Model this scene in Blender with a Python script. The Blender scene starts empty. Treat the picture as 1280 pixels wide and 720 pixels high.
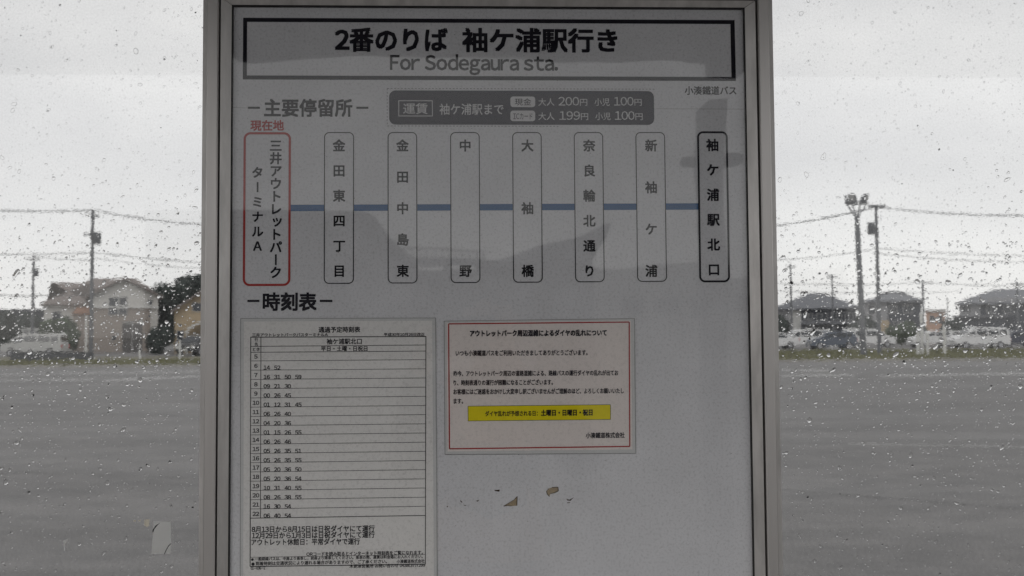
import bpy, bmesh, math, random
from mathutils import Vector, Matrix
from math import radians as rad, sin, cos, pi

S = bpy.context.scene
COL = S.collection
rng = random.Random(7)

# ------------------------------------------------------------------ camera
FPX, D, EYE = 1240.0, 1.085, 1.45
PI_, YA, RO = 0.0468440, 0.0359674, -0.0064160
FW = Vector((sin(YA) * cos(PI_), cos(YA) * cos(PI_), sin(PI_)))
_r = Vector((cos(YA), -sin(YA), 0)); _u = _r.cross(FW)
RT = _r * cos(RO) + _u * sin(RO); UP = -_r * sin(RO) + _u * cos(RO)
CAM = Vector((0, -D, EYE))
cd = bpy.data.cameras.new('camera'); cam = bpy.data.objects.new('camera', cd); COL.objects.link(cam)
m = Matrix((RT, UP, -FW)).transposed().to_4x4(); m.translation = CAM
cam.matrix_world = m
cd.sensor_width = 36; cd.lens = FPX / 1280 * 36
cd.clip_start = 0.01; cd.clip_end = 3000
cd.dof.use_dof = True; cd.dof.focus_distance = 1.087; cd.dof.aperture_fstop = 17.0
S.camera = cam

# ------------------------------------------------------------------ world: overcast sky
W = bpy.data.worlds.new('World'); S.world = W; W.use_nodes = True
nt = W.node_tree; N = nt.nodes; L = nt.links
N.clear()
out = N.new('ShaderNodeOutputWorld'); bg = N.new('ShaderNodeBackground')
sky = N.new('ShaderNodeTexSky'); sky.sky_type = 'NISHITA'; sky.sun_disc = False
sky.sun_elevation = rad(34); sky.sun_rotation = rad(200)
tc = N.new('ShaderNodeTexCoord'); mp = N.new('ShaderNodeMapping'); mp.inputs['Scale'].default_value = (1.3, 1.3, 3.0)
no = N.new('ShaderNodeTexNoise'); no.inputs['Scale'].default_value = 2.6; no.inputs['Detail'].default_value = 5; no.inputs['Roughness'].default_value = .5
cr = N.new('ShaderNodeValToRGB'); cr.color_ramp.elements[0].position = .3; cr.color_ramp.elements[1].position = .72
cr.color_ramp.elements[0].color = (7.0, 7.0, 7.05, 1); cr.color_ramp.elements[1].color = (9.1, 9.05, 8.9, 1)
mx = N.new('ShaderNodeMix'); mx.data_type = 'RGBA'; mx.inputs['Factor'].default_value = .96
L.new(tc.outputs['Generated'], mp.inputs['Vector']); L.new(mp.outputs[0], no.inputs['Vector']); L.new(no.outputs['Fac'], cr.inputs['Fac'])
L.new(sky.outputs['Color'], mx.inputs['A']); L.new(cr.outputs['Color'], mx.inputs['B'])
L.new(mx.outputs['Result'], bg.inputs['Color']); bg.inputs['Strength'].default_value = .1
L.new(bg.outputs[0], out.inputs['Surface'])
# ------------------------------------------------------------------ sun (thick overcast)
sd = bpy.data.lights.new('sun', 'SUN'); sd.energy = .5; sd.angle = rad(30); sd.color = (1, .97, .93)
so = bpy.data.objects.new('sun', sd); COL.objects.link(so)
_sdir = Vector((sin(rad(200)) * cos(rad(34)), cos(rad(200)) * cos(rad(34)), sin(rad(34))))
so.rotation_euler = _sdir.to_track_quat('Z', 'Y').to_euler(); so.location = (0, 0, 30)

S.view_settings.view_transform = 'Standard'; S.view_settings.look = 'None'
S.view_settings.exposure = 0; S.view_settings.gamma = 1
S.render.engine = 'CYCLES'
S.cycles.use_denoising = True
S.cycles.max_bounces = 12; S.cycles.transmission_bounces = 10; S.cycles.transparent_max_bounces = 12
S.cycles.sample_clamp_indirect = 4

# ------------------------------------------------------------------ pixel -> place
def ray(px, py):
    return FW + RT * (px - 640) / FPX + UP * (360 - py) / FPX
def B(px, py, Y):                       # point on the vertical plane y = Y
    d = ray(px, py); return CAM + d * ((Y + D) / d.y)
def P(px, py, y=0.0): return B(px, py, y)
def XW(px, Y): return B(px, 420, Y).x
def MR(px, py, yr):                     # point behind the camera seen mirrored in the cover glass (glass at y = 0)
    d = ray(px, py); p = CAM + d * ((yr + D) / d.y); return Vector((p.x, -yr, p.z))

# ------------------------------------------------------------------ materials
MATS = {}
def mat(name, col, rough=.6, metal=0., var=0., vscale=8., bump=0., bscale=40., spec=.5, stretch=(1, 1, 1), rvar=0., speck=0.):
    if name in MATS: return MATS[name]
    m = bpy.data.materials.new(name); m.use_nodes = True
    nt = m.node_tree; b = nt.nodes['Principled BSDF']; l = nt.links
    b.inputs['Base Color'].default_value = (*col, 1); b.inputs['Roughness'].default_value = rough
    b.inputs['Metallic'].default_value = metal; b.inputs['Specular IOR Level'].default_value = spec
    if var or bump or rvar or speck:
        g = nt.nodes.new('ShaderNodeNewGeometry'); mp = nt.nodes.new('ShaderNodeMapping')
        mp.inputs['Scale'].default_value = stretch; l.new(g.outputs['Position'], mp.inputs['Vector'])
        n = nt.nodes.new('ShaderNodeTexNoise'); n.inputs['Scale'].default_value = vscale; n.inputs['Detail'].default_value = 6
        n.inputs['Roughness'].default_value = .65
        l.new(mp.outputs[0], n.inputs['Vector'])
        last = None
        if var:
            r = nt.nodes.new('ShaderNodeValToRGB'); e = r.color_ramp.elements
            e[0].position = .3; e[1].position = .7
            e[0].color = (*[c * (1 - var) for c in col], 1); e[1].color = (*[min(1, c * (1 + var)) for c in col], 1)
            l.new(n.outputs['Fac'], r.inputs['Fac']); last = r.outputs['Color']
        if speck:
            n3 = nt.nodes.new('ShaderNodeTexNoise'); n3.inputs['Scale'].default_value = 360; n3.inputs['Detail'].default_value = 5; n3.inputs['Roughness'].default_value = .7
            l.new(mp.outputs[0], n3.inputs['Vector'])
            r3 = nt.nodes.new('ShaderNodeValToRGB'); e = r3.color_ramp.elements
            e[0].position = .30; e[1].position = .50; e[0].color = (1 - speck,) * 3 + (1,); e[1].color = (1, 1, 1, 1)
            l.new(n3.outputs['Fac'], r3.inputs['Fac'])
            mm = nt.nodes.new('ShaderNodeMix'); mm.data_type = 'RGBA'; mm.blend_type = 'MULTIPLY'; mm.inputs['Factor'].default_value = 1
            if last: l.new(last, mm.inputs['A'])
            else: mm.inputs['A'].default_value = (*col, 1)
            l.new(r3.outputs['Color'], mm.inputs['B']); last = mm.outputs['Result']
        if last: l.new(last, b.inputs['Base Color'])
        if rvar:
            q = nt.nodes.new('ShaderNodeMapRange'); q.inputs['From Min'].default_value = .3; q.inputs['From Max'].default_value = .7
            q.inputs['To Min'].default_value = max(.02, rough - rvar); q.inputs['To Max'].default_value = min(1, rough + rvar)
            l.new(n.outputs['Fac'], q.inputs['Value']); l.new(q.outputs[0], b.inputs['Roughness'])
        if bump:
            n2 = nt.nodes.new('ShaderNodeTexNoise'); n2.inputs['Scale'].default_value = bscale; n2.inputs['Detail'].default_value = 4
            l.new(mp.outputs[0], n2.inputs['Vector'])
            bp = nt.nodes.new('ShaderNodeBump'); bp.inputs['Strength'].default_value = bump; bp.inputs['Distance'].default_value = .1 / bscale * 4
            l.new(n2.outputs['Fac'], bp.inputs['Height']); l.new(bp.outputs[0], b.inputs['Normal'])
    MATS[name] = m; return m

def thin_glass(name, ior=1.43, tint=(.985, .982, .982)):
    m = bpy.data.materials.new(name); m.use_nodes = True; nt = m.node_tree; n = nt.nodes; l = nt.links; n.clear()
    o = n.new('ShaderNodeOutputMaterial'); t = n.new('ShaderNodeBsdfTransparent'); t.inputs[0].default_value = (*tint, 1)
    gl = n.new('ShaderNodeBsdfGlossy'); gl.inputs['Roughness'].default_value = .022; gl.inputs['Color'].default_value = (1, 1, 1, 1)
    g = n.new('ShaderNodeNewGeometry'); mr = n.new('ShaderNodeMapRange')
    mr.inputs['To Min'].default_value = ior; mr.inputs['To Max'].default_value = 1 / ior
    l.new(g.outputs['Backfacing'], mr.inputs['Value'])
    wn = n.new('ShaderNodeTexNoise'); wn.inputs['Scale'].default_value = 9; wn.inputs['Detail'].default_value = 1; l.new(g.outputs['Position'], wn.inputs['Vector'])
    wb = n.new('ShaderNodeBump'); wb.inputs['Strength'].default_value = 1; wb.inputs['Distance'].default_value = .00035; l.new(wn.outputs['Fac'], wb.inputs['Height']); l.new(wb.outputs[0], gl.inputs['Normal'])
    f = n.new('ShaderNodeFresnel'); l.new(mr.outputs[0], f.inputs['IOR'])
    mx = n.new('ShaderNodeMixShader'); l.new(f.outputs[0], mx.inputs[0]); l.new(t.outputs[0], mx.inputs[1]); l.new(gl.outputs[0], mx.inputs[2])
    l.new(mx.outputs[0], o.inputs[0]); MATS[name] = m; return m

def wet_glass(name, dirt, bump, s1, s2):
    m = bpy.data.materials.new(name); m.use_nodes = True; nt = m.node_tree; n = nt.nodes; l = nt.links; n.clear()
    o = n.new('ShaderNodeOutputMaterial'); gl = n.new('ShaderNodeBsdfGlass'); gl.inputs['IOR'].default_value = 1.5; gl.inputs['Roughness'].default_value = 0
    tr = n.new('ShaderNodeBsdfTranslucent'); tr.inputs[0].default_value = (.8, .8, .8, 1)
    g = n.new('ShaderNodeNewGeometry')
    dn = n.new('ShaderNodeTexNoise'); dn.inputs['Scale'].default_value = 420; dn.inputs['Detail'].default_value = 4
    l.new(g.outputs['Position'], dn.inputs['Vector'])
    q = n.new('ShaderNodeMapRange'); q.inputs['From Min'].default_value = .35; q.inputs['From Max'].default_value = .75
    q.inputs['To Min'].default_value = dirt * .25; q.inputs['To Max'].default_value = dirt * 2.6
    l.new(dn.outputs['Fac'], q.inputs['Value'])
    if bump:
        mp = n.new('ShaderNodeMapping'); mp.inputs['Rotation'].default_value = (0, rad(38), 0); mp.inputs['Scale'].default_value = (.55, 1, 1.3)
        l.new(g.outputs['Position'], mp.inputs['Vector'])
        a = n.new('ShaderNodeTexNoise'); a.inputs['Scale'].default_value = s1; a.inputs['Detail'].default_value = 2
        b2 = n.new('ShaderNodeTexNoise'); b2.inputs['Scale'].default_value = s2; b2.inputs['Detail'].default_value = 1
        l.new(mp.outputs[0], a.inputs['Vector']); l.new(mp.outputs[0], b2.inputs['Vector'])
        b1 = n.new('ShaderNodeBump'); b1.inputs['Strength'].default_value = 1; b1.inputs['Distance'].default_value = bump
        l.new(a.outputs['Fac'], b1.inputs['Height'])
        bb = n.new('ShaderNodeBump'); bb.inputs['Strength'].default_value = 1; bb.inputs['Distance'].default_value = bump * 1.6
        l.new(b2.outputs['Fac'], bb.inputs['Height']); l.new(b1.outputs[0], bb.inputs['Normal']); l.new(bb.outputs[0], gl.inputs['Normal'])
    mx = n.new('ShaderNodeMixShader'); l.new(q.outputs[0], mx.inputs[0]); l.new(gl.outputs[0], mx.inputs[1]); l.new(tr.outputs[0], mx.inputs[2])
    l.new(mx.outputs[0], o.inputs[0]); MATS[name] = m; return m

ALU = mat('brushed_aluminium', (.58, .555, .54), .36, .78, .14, 14, .15, 300, stretch=(1, 1, .05))
ALUB = mat('aluminium_bead', (.54, .52, .505), .38, .7, .2, 60, .1, 300, stretch=(1, 1, .2))
GASKET = mat('black_gasket', (.018, .017, .018), .8)
DARKM = mat('dark_gap_fill', (.02, .018, .018), .7)
PANEL = mat('panel_white', (.705, .712, .735), .5, 0, .05, 16, speck=.26, spec=.2)
PAPER = mat('paper_warm', (.78, .775, .76), .6, 0, .02, 40, speck=.18, spec=.2)
LAMI = mat('laminate_film', (.62, .63, .63), .35, 0, .03, 60, .15, 60, speck=.08)
PINK = mat('paper_pink', (.80, .745, .715), .6, 0, .02, 12, speck=.15, spec=.2)
INK = mat('ink_black', (.012, .011, .018), .6, spec=.1)
INKS = mat('ink_soft', (.016, .016, .02), .6, spec=.1)
INKN = mat('ink_navy', (.022, .020, .036), .6, spec=.1)
RED = mat('ink_red', (.42, .05, .045), .6, spec=.1)
DRED = mat('ink_dark_red', (.38, .03, .03), .6, spec=.1)
BLUE = mat('ink_blue', (.035, .115, .27), .6, spec=.1)
WHT = mat('ink_white', (.66, .66, .67), .6, spec=.1)
YEL = mat('ink_yellow', (.80, .69, .015), .6, 0, .06, 60, spec=.1)
SEAM = mat('film_seam', (.40, .40, .40), .7)
TAN = mat('peeled_backing', (.36, .29, .19), .9, 0, .3, 200)
BROWN = mat('peel_edge', (.06, .04, .03), .9)
WPLAS = mat('white_sticker', (.86, .85, .83), .6, 0, .06, 80, speck=.08)
def translucent(m, f):
    nt = m.node_tree; b = nt.nodes['Principled BSDF']; o = nt.nodes['Material Output']; t = nt.nodes.new('ShaderNodeBsdfTranslucent'); t.inputs[0].default_value = b.inputs['Base Color'].default_value
    x = nt.nodes.new('ShaderNodeMixShader'); x.inputs[0].default_value = f; nt.links.new(b.outputs[0], x.inputs[1]); nt.links.new(t.outputs[0], x.inputs[2]); nt.links.new(x.outputs[0], o.inputs[0])
translucent(WPLAS, .92)
CREAM = mat('cream_sticker', (.86, .79, .66), .6, 0, .1, 80)

# ------------------------------------------------------------------ object helpers
translucent(CREAM, .75)
ORG = {}
def setp(o, label=None, cat=None, group=None, kind=None):
    if label: o['label'] = label
    if cat: o['category'] = cat
    if group: o['group'] = group
    if kind: o['kind'] = kind
    return o
def thing(name, label, cat, loc=(0, 0, 0), group=None):
    o = bpy.data.objects.new(name, None); COL.objects.link(o); o.location = loc; o.empty_display_size = .1
    ORG[o.name] = Vector(loc); return setp(o, label, cat, group)
class MB:
    def __init__(s): s.v = []; s.f = []; s.sm = []
    def add(s, vs, fs, smooth=False):
        k = len(s.v); s.v += [tuple(v) for v in vs]; s.f += [tuple(i + k for i in f) for f in fs]; s.sm += [smooth] * len(fs); return s
    def box(s, a, b):
        x0, y0, z0 = [min(p, q) for p, q in zip(a, b)]; x1, y1, z1 = [max(p, q) for p, q in zip(a, b)]
        return s.add([(x0, y0, z0), (x1, y0, z0), (x1, y1, z0), (x0, y1, z0), (x0, y0, z1), (x1, y0, z1), (x1, y1, z1), (x0, y1, z1)],
                     [(0, 3, 2, 1), (4, 5, 6, 7), (0, 1, 5, 4), (1, 2, 6, 5), (2, 3, 7, 6), (3, 0, 4, 7)])
    def prism(s, pts, off):              # polygon (3d points) pushed along off
        n = len(pts); off = Vector(off); a = [Vector(p) for p in pts]
        return s.add(a + [p + off for p in a], [tuple(range(n))[::-1], tuple(range(n, 2 * n))] + [(i, (i + 1) % n, n + (i + 1) % n, n + i) for i in range(n)])
    def tube(s, pts, rs, n=8, cap=True):
        pts = [Vector(p) for p in pts]
        if not hasattr(rs, '__len__'): rs = [rs] * len(pts)
        vs = []; fs = []
        for i, p in enumerate(pts):
            t = (pts[min(i + 1, len(pts) - 1)] - pts[max(i - 1, 0)]).normalized()
            a = t.cross(Vector((0, 0, 1)) if abs(t.z) < .9 else Vector((1, 0, 0))).normalized(); b = t.cross(a)
            for k in range(n): vs.append(p + (a * cos(2 * pi * k / n) + b * sin(2 * pi * k / n)) * rs[i])
        for i in range(len(pts) - 1):
            for k in range(n): fs.append((i * n + k, i * n + (k + 1) % n, (i + 1) * n + (k + 1) % n, (i + 1) * n + k))
        s.add(vs, fs, True)
        if cap: s.add(vs[:n], [tuple(range(n))]); s.add(vs[-n:], [tuple(range(n))[::-1]])
        return s
    def build(s, name, m, parent=None):
        me = bpy.data.meshes.new(name)
        org = ORG[parent.name] if parent else Vector()
        me.from_pydata([Vector(v) - org for v in s.v], [], s.f)
        for p, q in zip(me.polygons, s.sm): p.use_smooth = q
        if isinstance(m, (list, tuple)):
            for x in m: me.materials.append(x)
        else: me.materials.append(m)
        o = bpy.data.objects.new(name, me); COL.objects.link(o)
        if parent: o.parent = parent
        ORG[o.name] = org
        return o
def copy_tree(o, parent=None):
    c = o.copy(); COL.objects.link(c); c.parent = parent
    for ch in o.children: copy_tree(ch, c)
    return c

# ------------------------------------------------------------------ print on the plane y = const
Y0 = 0.0
def uv(px, py): p = P(px, py, 0); return p.x, p.z
_GC = {}
def glyphs(s, bold):
    if s not in _GC: _GC[s] = glyphs0(s)
    vs, fs = _GC[s]
    if bold < .004: return vs, fs
    V = []; F = []; b = bold * .8
    for k, (dx, dy) in enumerate(((-b, -b), (b, -b), (b, b), (-b, b))):   # four struck copies make the heavier weight
        n = len(V); V += [(x + dx, y + dy, k) for x, y in vs]; F += [tuple(i + n for i in f) for f in fs]
    return V, F
_CH = {}
def char0(ch):
    if ch in _CH: return _CH[ch]
    c = bpy.data.curves.new('t', 'FONT'); c.body = ch; c.size = 1; c.resolution_u = 2
    o = bpy.data.objects.new('t', c); COL.objects.link(o)
    dg = bpy.context.evaluated_depsgraph_get(); dg.update()
    me = bpy.data.meshes.new_from_object(o.evaluated_get(dg))
    vs = [(v.co.x, v.co.y) for v in me.vertices]; fs = [tuple(p.vertices) for p in me.polygons]
    bpy.data.objects.remove(o); bpy.data.curves.remove(c); bpy.data.meshes.remove(me)
    _CH[ch] = vs, fs; return vs, fs
def glyphs0(s):
    """ASCII is set with the full-width letterforms, spaced by their ink; kana and kanji on the em grid"""
    V = []; F = []; pen = 0
    for ch in s:
        if ch == ' ': pen += .27; continue
        if ord(ch) < 127:
            vs, fs = char0(chr(ord(ch) + 0xFEE0)); x0 = min(v[0] for v in vs); x1 = max(v[0] for v in vs); w = x1 - x0; sb = .045
            if ch.isdigit(): adv = .56; dx = pen + (adv - w) / 2 - x0
            else: k_ = 1.14; vs = [(x * k_, y) for x, y in vs]; sb = .035; adv = w * k_ + 2 * sb; dx = pen + sb - x0 * k_
        else: vs, fs = char0(ch); adv = 1.0; dx = pen
        n = len(V); V += [(x + dx, y) for x, y in vs]; F += [tuple(i + n for i in f) for f in fs]; pen += adv
    return V, F
MM = 0.875e-3
class Ink(MB):
    y = -0.0003
    def txt(s, t, p0, p1, em, bold=.012, base=.08):
        if em < 9: bold = max(bold, .028)
        """t set between photo points p0..p1 (ends of the ink's lower edge); em = letter size"""
        vs, fs = glyphs(t, bold)
        x0 = min(v[0] for v in vs); x1 = max(v[0] for v in vs)
        a = Vector(uv(*p0)); b = Vector(uv(*p1)); d = (b - a); sx = d.length / (x1 - x0); e = d.normalized(); n = Vector((-e.y, e.x)); k = em * MM
        out_ = []
        for v in vs:
            q = a + e * (v[0] - x0) * sx + n * (v[1] + base) * k
            out_.append((q.x, s.y - (8e-6 * v[2] if len(v) > 2 else 0), q.y))
        s.add(out_, fs); return s
    def chars(s, t, cs, em, bold=.012, rot=()):
        for ch, (cx, cy) in zip(t, cs):
            k = em * MM; c = Vector(uv(cx, cy))
            if ch == 'A': ch = 'Ａ'; off = (.5, .36)
            elif ch in 'ッ': off = (.40, .30)
            else: off = (.5, .38)
            o = []; vs, fs = glyphs(ch, bold)
            for v in vs:
                x = v[0] - off[0]; y = v[1] - off[1]
                if ch == 'ー': x, y = y, -x
                o.append((c.x + x * k, s.y - (8e-6 * v[2] if len(v) > 2 else 0), c.y + y * k))
            s.add(o, fs)
        return s
    def quad(s, a, b, c, d):
        q = [uv(*p) for p in (a, b, c, d)]
        return s.add([(u, s.y, v) for u, v in q], [(0, 1, 2, 3)])
    def line(s, a, b, w):
        a = Vector(uv(*a)); b = Vector(uv(*b)); n = (b - a).normalized(); n = Vector((-n.y, n.x)) * w * MM / 2
        return s.add([(q.x, s.y, q.y) for q in (a - n, b - n, b + n, a + n)], [(0, 1, 2, 3)])
    def rr(s, x0, y0, x1, y1, r, w=None, seg=6):
        """rounded rectangle through photo corners; w = stroke width (None: filled)"""
        (u0, v1), (u1, _), (_, v0) = uv(x0, y0), uv(x1, y0), uv(x0, y1)
        u0 = (uv(x0, y0)[0] + uv(x0, y1)[0]) / 2; u1 = (uv(x1, y0)[0] + uv(x1, y1)[0]) / 2
        v1 = (uv(x0, y0)[1] + uv(x1, y0)[1]) / 2; v0 = (uv(x0, y1)[1] + uv(x1, y1)[1]) / 2
        def ring(i, r):
            r = max(r, 1e-6); o = []
            for cx, cz, a0 in ((u1 - i - r, v1 - i - r, 0), (u0 + i + r, v1 - i - r, 90), (u0 + i + r, v0 + i + r, 180), (u1 - i - r, v0 + i + r, 270)):
                for k in range(seg + 1):
                    a = rad(a0 + 90 * k / seg); o.append((cx + cos(a) * r, s.y, cz + sin(a) * r))
            return o
        R = r * MM; A = ring(0, R)
        if w is None: return s.add(A, [tuple(range(len(A)))[::-1]])
        Bq = ring(w * MM, R - w * MM); n = len(A)
        return s.add(A + Bq, [(i, n + i, n + (i + 1) % n, (i + 1) % n) for i in range(n)])

# ------------------------------------------------------------------ THE GROUND
def noisy_ground():
    m = bpy.data.materials.new('wet_asphalt'); m.use_nodes = True; nt = m.node_tree; n = nt.nodes; l = nt.links; b = n['Principled BSDF']
    g = n.new('ShaderNodeNewGeometry')
    def noise(sc, stretch, det=5):
        mp = n.new('ShaderNodeMapping'); mp.inputs['Scale'].default_value = stretch; l.new(g.outputs['Position'], mp.inputs['Vector'])
        t = n.new('ShaderNodeTexNoise'); t.inputs['Scale'].default_value = sc; t.inputs['Detail'].default_value = det; t.inputs['Roughness'].default_value = .6
        l.new(mp.outputs[0], t.inputs['Vector']); return t.outputs['Fac']
    big = noise(.35, (.35, 1.0, 1)); fine = noise(48, (1, 1, 1), 6); tracks = noise(.9, (.22, 1, 1), 5); mott = noise(3.2, (.7, 1, 1), 5)
    ad = n.new('ShaderNodeMath'); ad.operation = 'ADD'; l.new(mott, ad.inputs[0]); l.new(tracks, ad.inputs[1])
    r = n.new('ShaderNodeValToRGB'); e = r.color_ramp.elements; l.new(ad.outputs[0], r.inputs['Fac'])
    hf = n.new('ShaderNodeMath'); hf.operation = 'MULTIPLY'; hf.inputs[1].default_value = .5; l.new(ad.outputs[0], hf.inputs[0]); l.new(hf.outputs[0], r.inputs['Fac'])
    e[0].position = .38; e[1].position = .62; e[0].color = (.090, .088, .088, 1); e[1].color = (.160, .154, .152, 1)
    mm = n.new('ShaderNodeMix'); mm.data_type = 'RGBA'; mm.blend_type = 'MULTIPLY'; mm.inputs['Factor'].default_value = 1
    r2 = n.new('ShaderNodeValToRGB'); r2.color_ramp.elements[0].position = .36; r2.color_ramp.elements[1].position = .64
    r2.color_ramp.elements[0].color = (.55, .55, .55, 1); r2.color_ramp.elements[1].color = (1.3, 1.3, 1.3, 1)
    l.new(fine, r2.inputs['Fac']); l.new(r.outputs['Color'], mm.inputs['A']); l.new(r2.outputs['Color'], mm.inputs['B']); l.new(mm.outputs['Result'], b.inputs['Base Color'])
    q = n.new('ShaderNodeMapRange'); q.inputs['From Min'].default_value = .4; q.inputs['From Max'].default_value = .62
    q.inputs['To Min'].default_value = .68; q.inputs['To Max'].default_value = .57; l.new(big, q.inputs['Value']); l.new(q.outputs[0], b.inputs['Roughness'])
    b.inputs['Specular IOR Level'].default_value = .4
    bp = n.new('ShaderNodeBump'); bp.inputs['Strength'].default_value = .5; bp.inputs['Distance'].default_value = .006; l.new(fine, bp.inputs['Height']); l.new(bp.outputs[0], b.inputs['Normal'])
    return m
ASPH = noisy_ground()
KERB = mat('kerb_concrete', (.30, .29, .27), .8, 0, .25, 3, .3, 30)
GRASS = mat('verge_grass', (.15, .15, .075), .9, 0, .45, 1.5)
SOIL = mat('verge_soil', (.14, .13, .095), .95, 0, .4, 1.2, stretch=(.3, 1, 1))
LINE_SHEEN = mat('line_and_sheen_paint', (.42, .42, .41), .6, 0, .35, 2.0, stretch=(.6, 3, 1))
TAR = mat('tar_seam', (.022, .022, .023), .45)

def sheet(name, x0, y0, x1, y1, z, m, nx=1, ny=1):
    b = MB(); b.add([(x0, y0, z), (x1, y0, z), (x1, y1, z), (x0, y1, z)], [(0, 1, 2, 3)])
    return setp(b.build(name, m), kind='structure')
sheet('ground', -1500, -1500, 1500, 2500, -.02, SOIL)
sheet('parking_lot', -90, 1.2, 90, 47.6, .0, ASPH)
sheet('road', -200, -40, 200, 1.2, .0, ASPH)
def gz(px, py):                          # point on the ground
    d = ray(px, py); return CAM + d * (-CAM.z / d.z)
kb = MB(); kb.box((-90, 47.6, -.05), (90, 47.8, .12)); setp(kb.build('kerb', KERB), kind='structure')
sheet('verge', -90, 47.8, 90, 57, .09, SOIL)
sheet('street', -200, 57, 200, 63, .0, ASPH)
# worn painted line, pale strips coloured as wet sheen, and tar seams on the lot
def strip(name, a, b, w, m, label, cat):
    a = Vector(a); b = Vector(b); n = (b - a).normalized(); n = Vector((-n.y, n.x, 0)) * w / 2; q = MB(); k = 24
    vs = []
    for i in range(k + 1):
        c = a.lerp(b, i / k); j = 1 + .25 * rng.uniform(-1, 1); vs += [c - n * j, c + n * j]
    for v in vs: v.z = .004
    q.add(vs, [(2 * i, 2 * i + 2, 2 * i + 3, 2 * i + 1) for i in range(k)])
    o = q.build(name, m); return setp(o, kind='structure')
for a, b, w in ((gz(-60, 477), gz(120, 474), .5), (gz(130, 476), gz(250, 470), .55), (gz(975, 470), gz(1065, 469), .55),
                (gz(1100, 470), gz(1340, 466), .6), (gz(980, 463), gz(1040, 463), .8), (gz(0, 468), gz(250, 464), .7)):
    strip('line_and_sheen_strip', a, b, w, LINE_SHEEN, '', '')  # wide bands: pale colour stands in for wet sky sheen
strip('line_and_sheen_strip', gz(1060, 555), gz(1330, 560), .06, LINE_SHEEN, '', '')
strip('tar_seam', gz(-40, 588), gz(250, 598), .02, TAR, '', '')
strip('tar_seam', gz(-40, 516), gz(250, 520), .04, TAR, '', '')
strip('tar_seam', gz(975, 612), gz(1330, 640), .02, TAR, '', '')
strip('tar_seam', gz(975, 536), gz(1190, 540), .03, TAR, '', '')

# grass tufts on the verge (nobody could count them)
gb = MB()
for i in range(14000):
    x = rng.uniform(-34, 34); y = 47.85 + rng.random() ** 1.5 * 9
    if -12 < x < 9: continue
    h = rng.uniform(.05, .16) * (1.4 if y > 49.5 else 1); a = rng.uniform(0, pi); w = rng.uniform(.03, .09)
    gb.add([(x - cos(a) * w, y - sin(a) * w, .09), (x + cos(a) * w, y + sin(a) * w, .09), (x + rng.uniform(-.06, .06), y, .09 + h)], [(0, 1, 2)])
setp(gb.build('verge_tufts', GRASS), 'short dull green and straw coloured grass along the far edge of the parking lot', 'grass', kind='stuff')

# ------------------------------------------------------------------ vegetation
LEAFD = mat('leaf_dark', (.030, .042, .036), .7, 0, .5, .8)
LEAFG = mat('leaf_green', (.050, .075, .038), .7, 0, .5, 2)
BARK = mat('bark', (.08, .065, .05), .9, 0, .3, 8)
def plant(name, label, cat, base, blobs, n, leaf, m, trunk=.12, group=None):
    base = Vector(base); t = thing(name, label, cat, base, group)
    tb = MB(); top = max(b[0][2] for b in blobs)
    tb.tube([base + Vector((0, 0, -.1)), base + Vector((.03, 0, top * .5)), base + Vector((-.02, 0, top))], [trunk, trunk * .7, trunk * .3], 7)
    for b in blobs:
        tb.tube([base + Vector((0, 0, b[0][2] * .45)), base + Vector(b[0])], [trunk * .4, trunk * .12], 5)
    tb.build('trunk', BARK, t)
    cb = MB(); tot = sum(b[1][0] * b[1][2] for b in blobs)
    for c, r in blobs:
        k = int(n * r[0] * r[2] / tot)
        sub = [Vector((rng.gauss(0, 1), rng.gauss(0, 1), rng.gauss(0, 1))).normalized() for _ in range(14)]
        for _ in range(k):
            d = Vector((rng.gauss(0, 1), rng.gauss(0, 1), rng.gauss(0, 1))).normalized()
            q = max(d.dot(s) for s in sub); rr = (.55 + .5 * q ** 3) * rng.uniform(.72, 1.05)
            p = base + Vector(c) + Vector((d.x * r[0], d.y * r[1], d.z * r[2])) * rr
            a = Vector((rng.gauss(0, 1), rng.gauss(0, 1), rng.gauss(0, 1))).normalized() * leaf * rng.uniform(.6, 1.3); e = a.cross(d).normalized() * leaf * .5
            if p.z < base.z + .02: p.z = base.z + .02
            cb.add([p - a, p + e, p + a, p - e], [(0, 1, 2, 3)])
    cb.build('crown', m, t)
    return t

# ------------------------------------------------------------------ houses
def face(h, Y):
    a = math.atan2(h.location.x, Y + D); h.rotation_euler.z = -a; h.scale = (cos(a), 1, 1)
W_WHITE = mat('wall_offwhite', (.50, .49, .47), .8, 0, .08, 1.5)
W_BRICK = mat('wall_pinkish_brick', (.27, .235, .21), .85, 0, .12, 6)
W_OCHRE = mat('wall_ochre', (.36, .285, .19), .85, 0, .1, 2)
W_GREY = mat('wall_grey', (.25, .25, .26), .85, 0, .1, 1.5)
W_LGREY = mat('wall_light_grey', (.42, .42, .41), .85, 0, .08, 1.5)
W_NAVY = mat('wall_dark_navy', (.035, .039, .052), .8, 0, .15, 1.5)
W_ORANGE = mat('wall_orange', (.42, .27, .20), .8, 0, .1, 2)
R_BROWN = mat('roof_brown', (.17, .145, .135), .8, 0, .2, 3)
R_GREY = mat('roof_slate', (.14, .145, .16), .75, 0, .2, 3)
TRIM = mat('trim_white', (.55, .55, .54), .6)
PANE = mat('window_pane', (.03, .035, .045), .08)
FRAMEW = mat('window_frame', (.30, .30, .30), .5)

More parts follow.
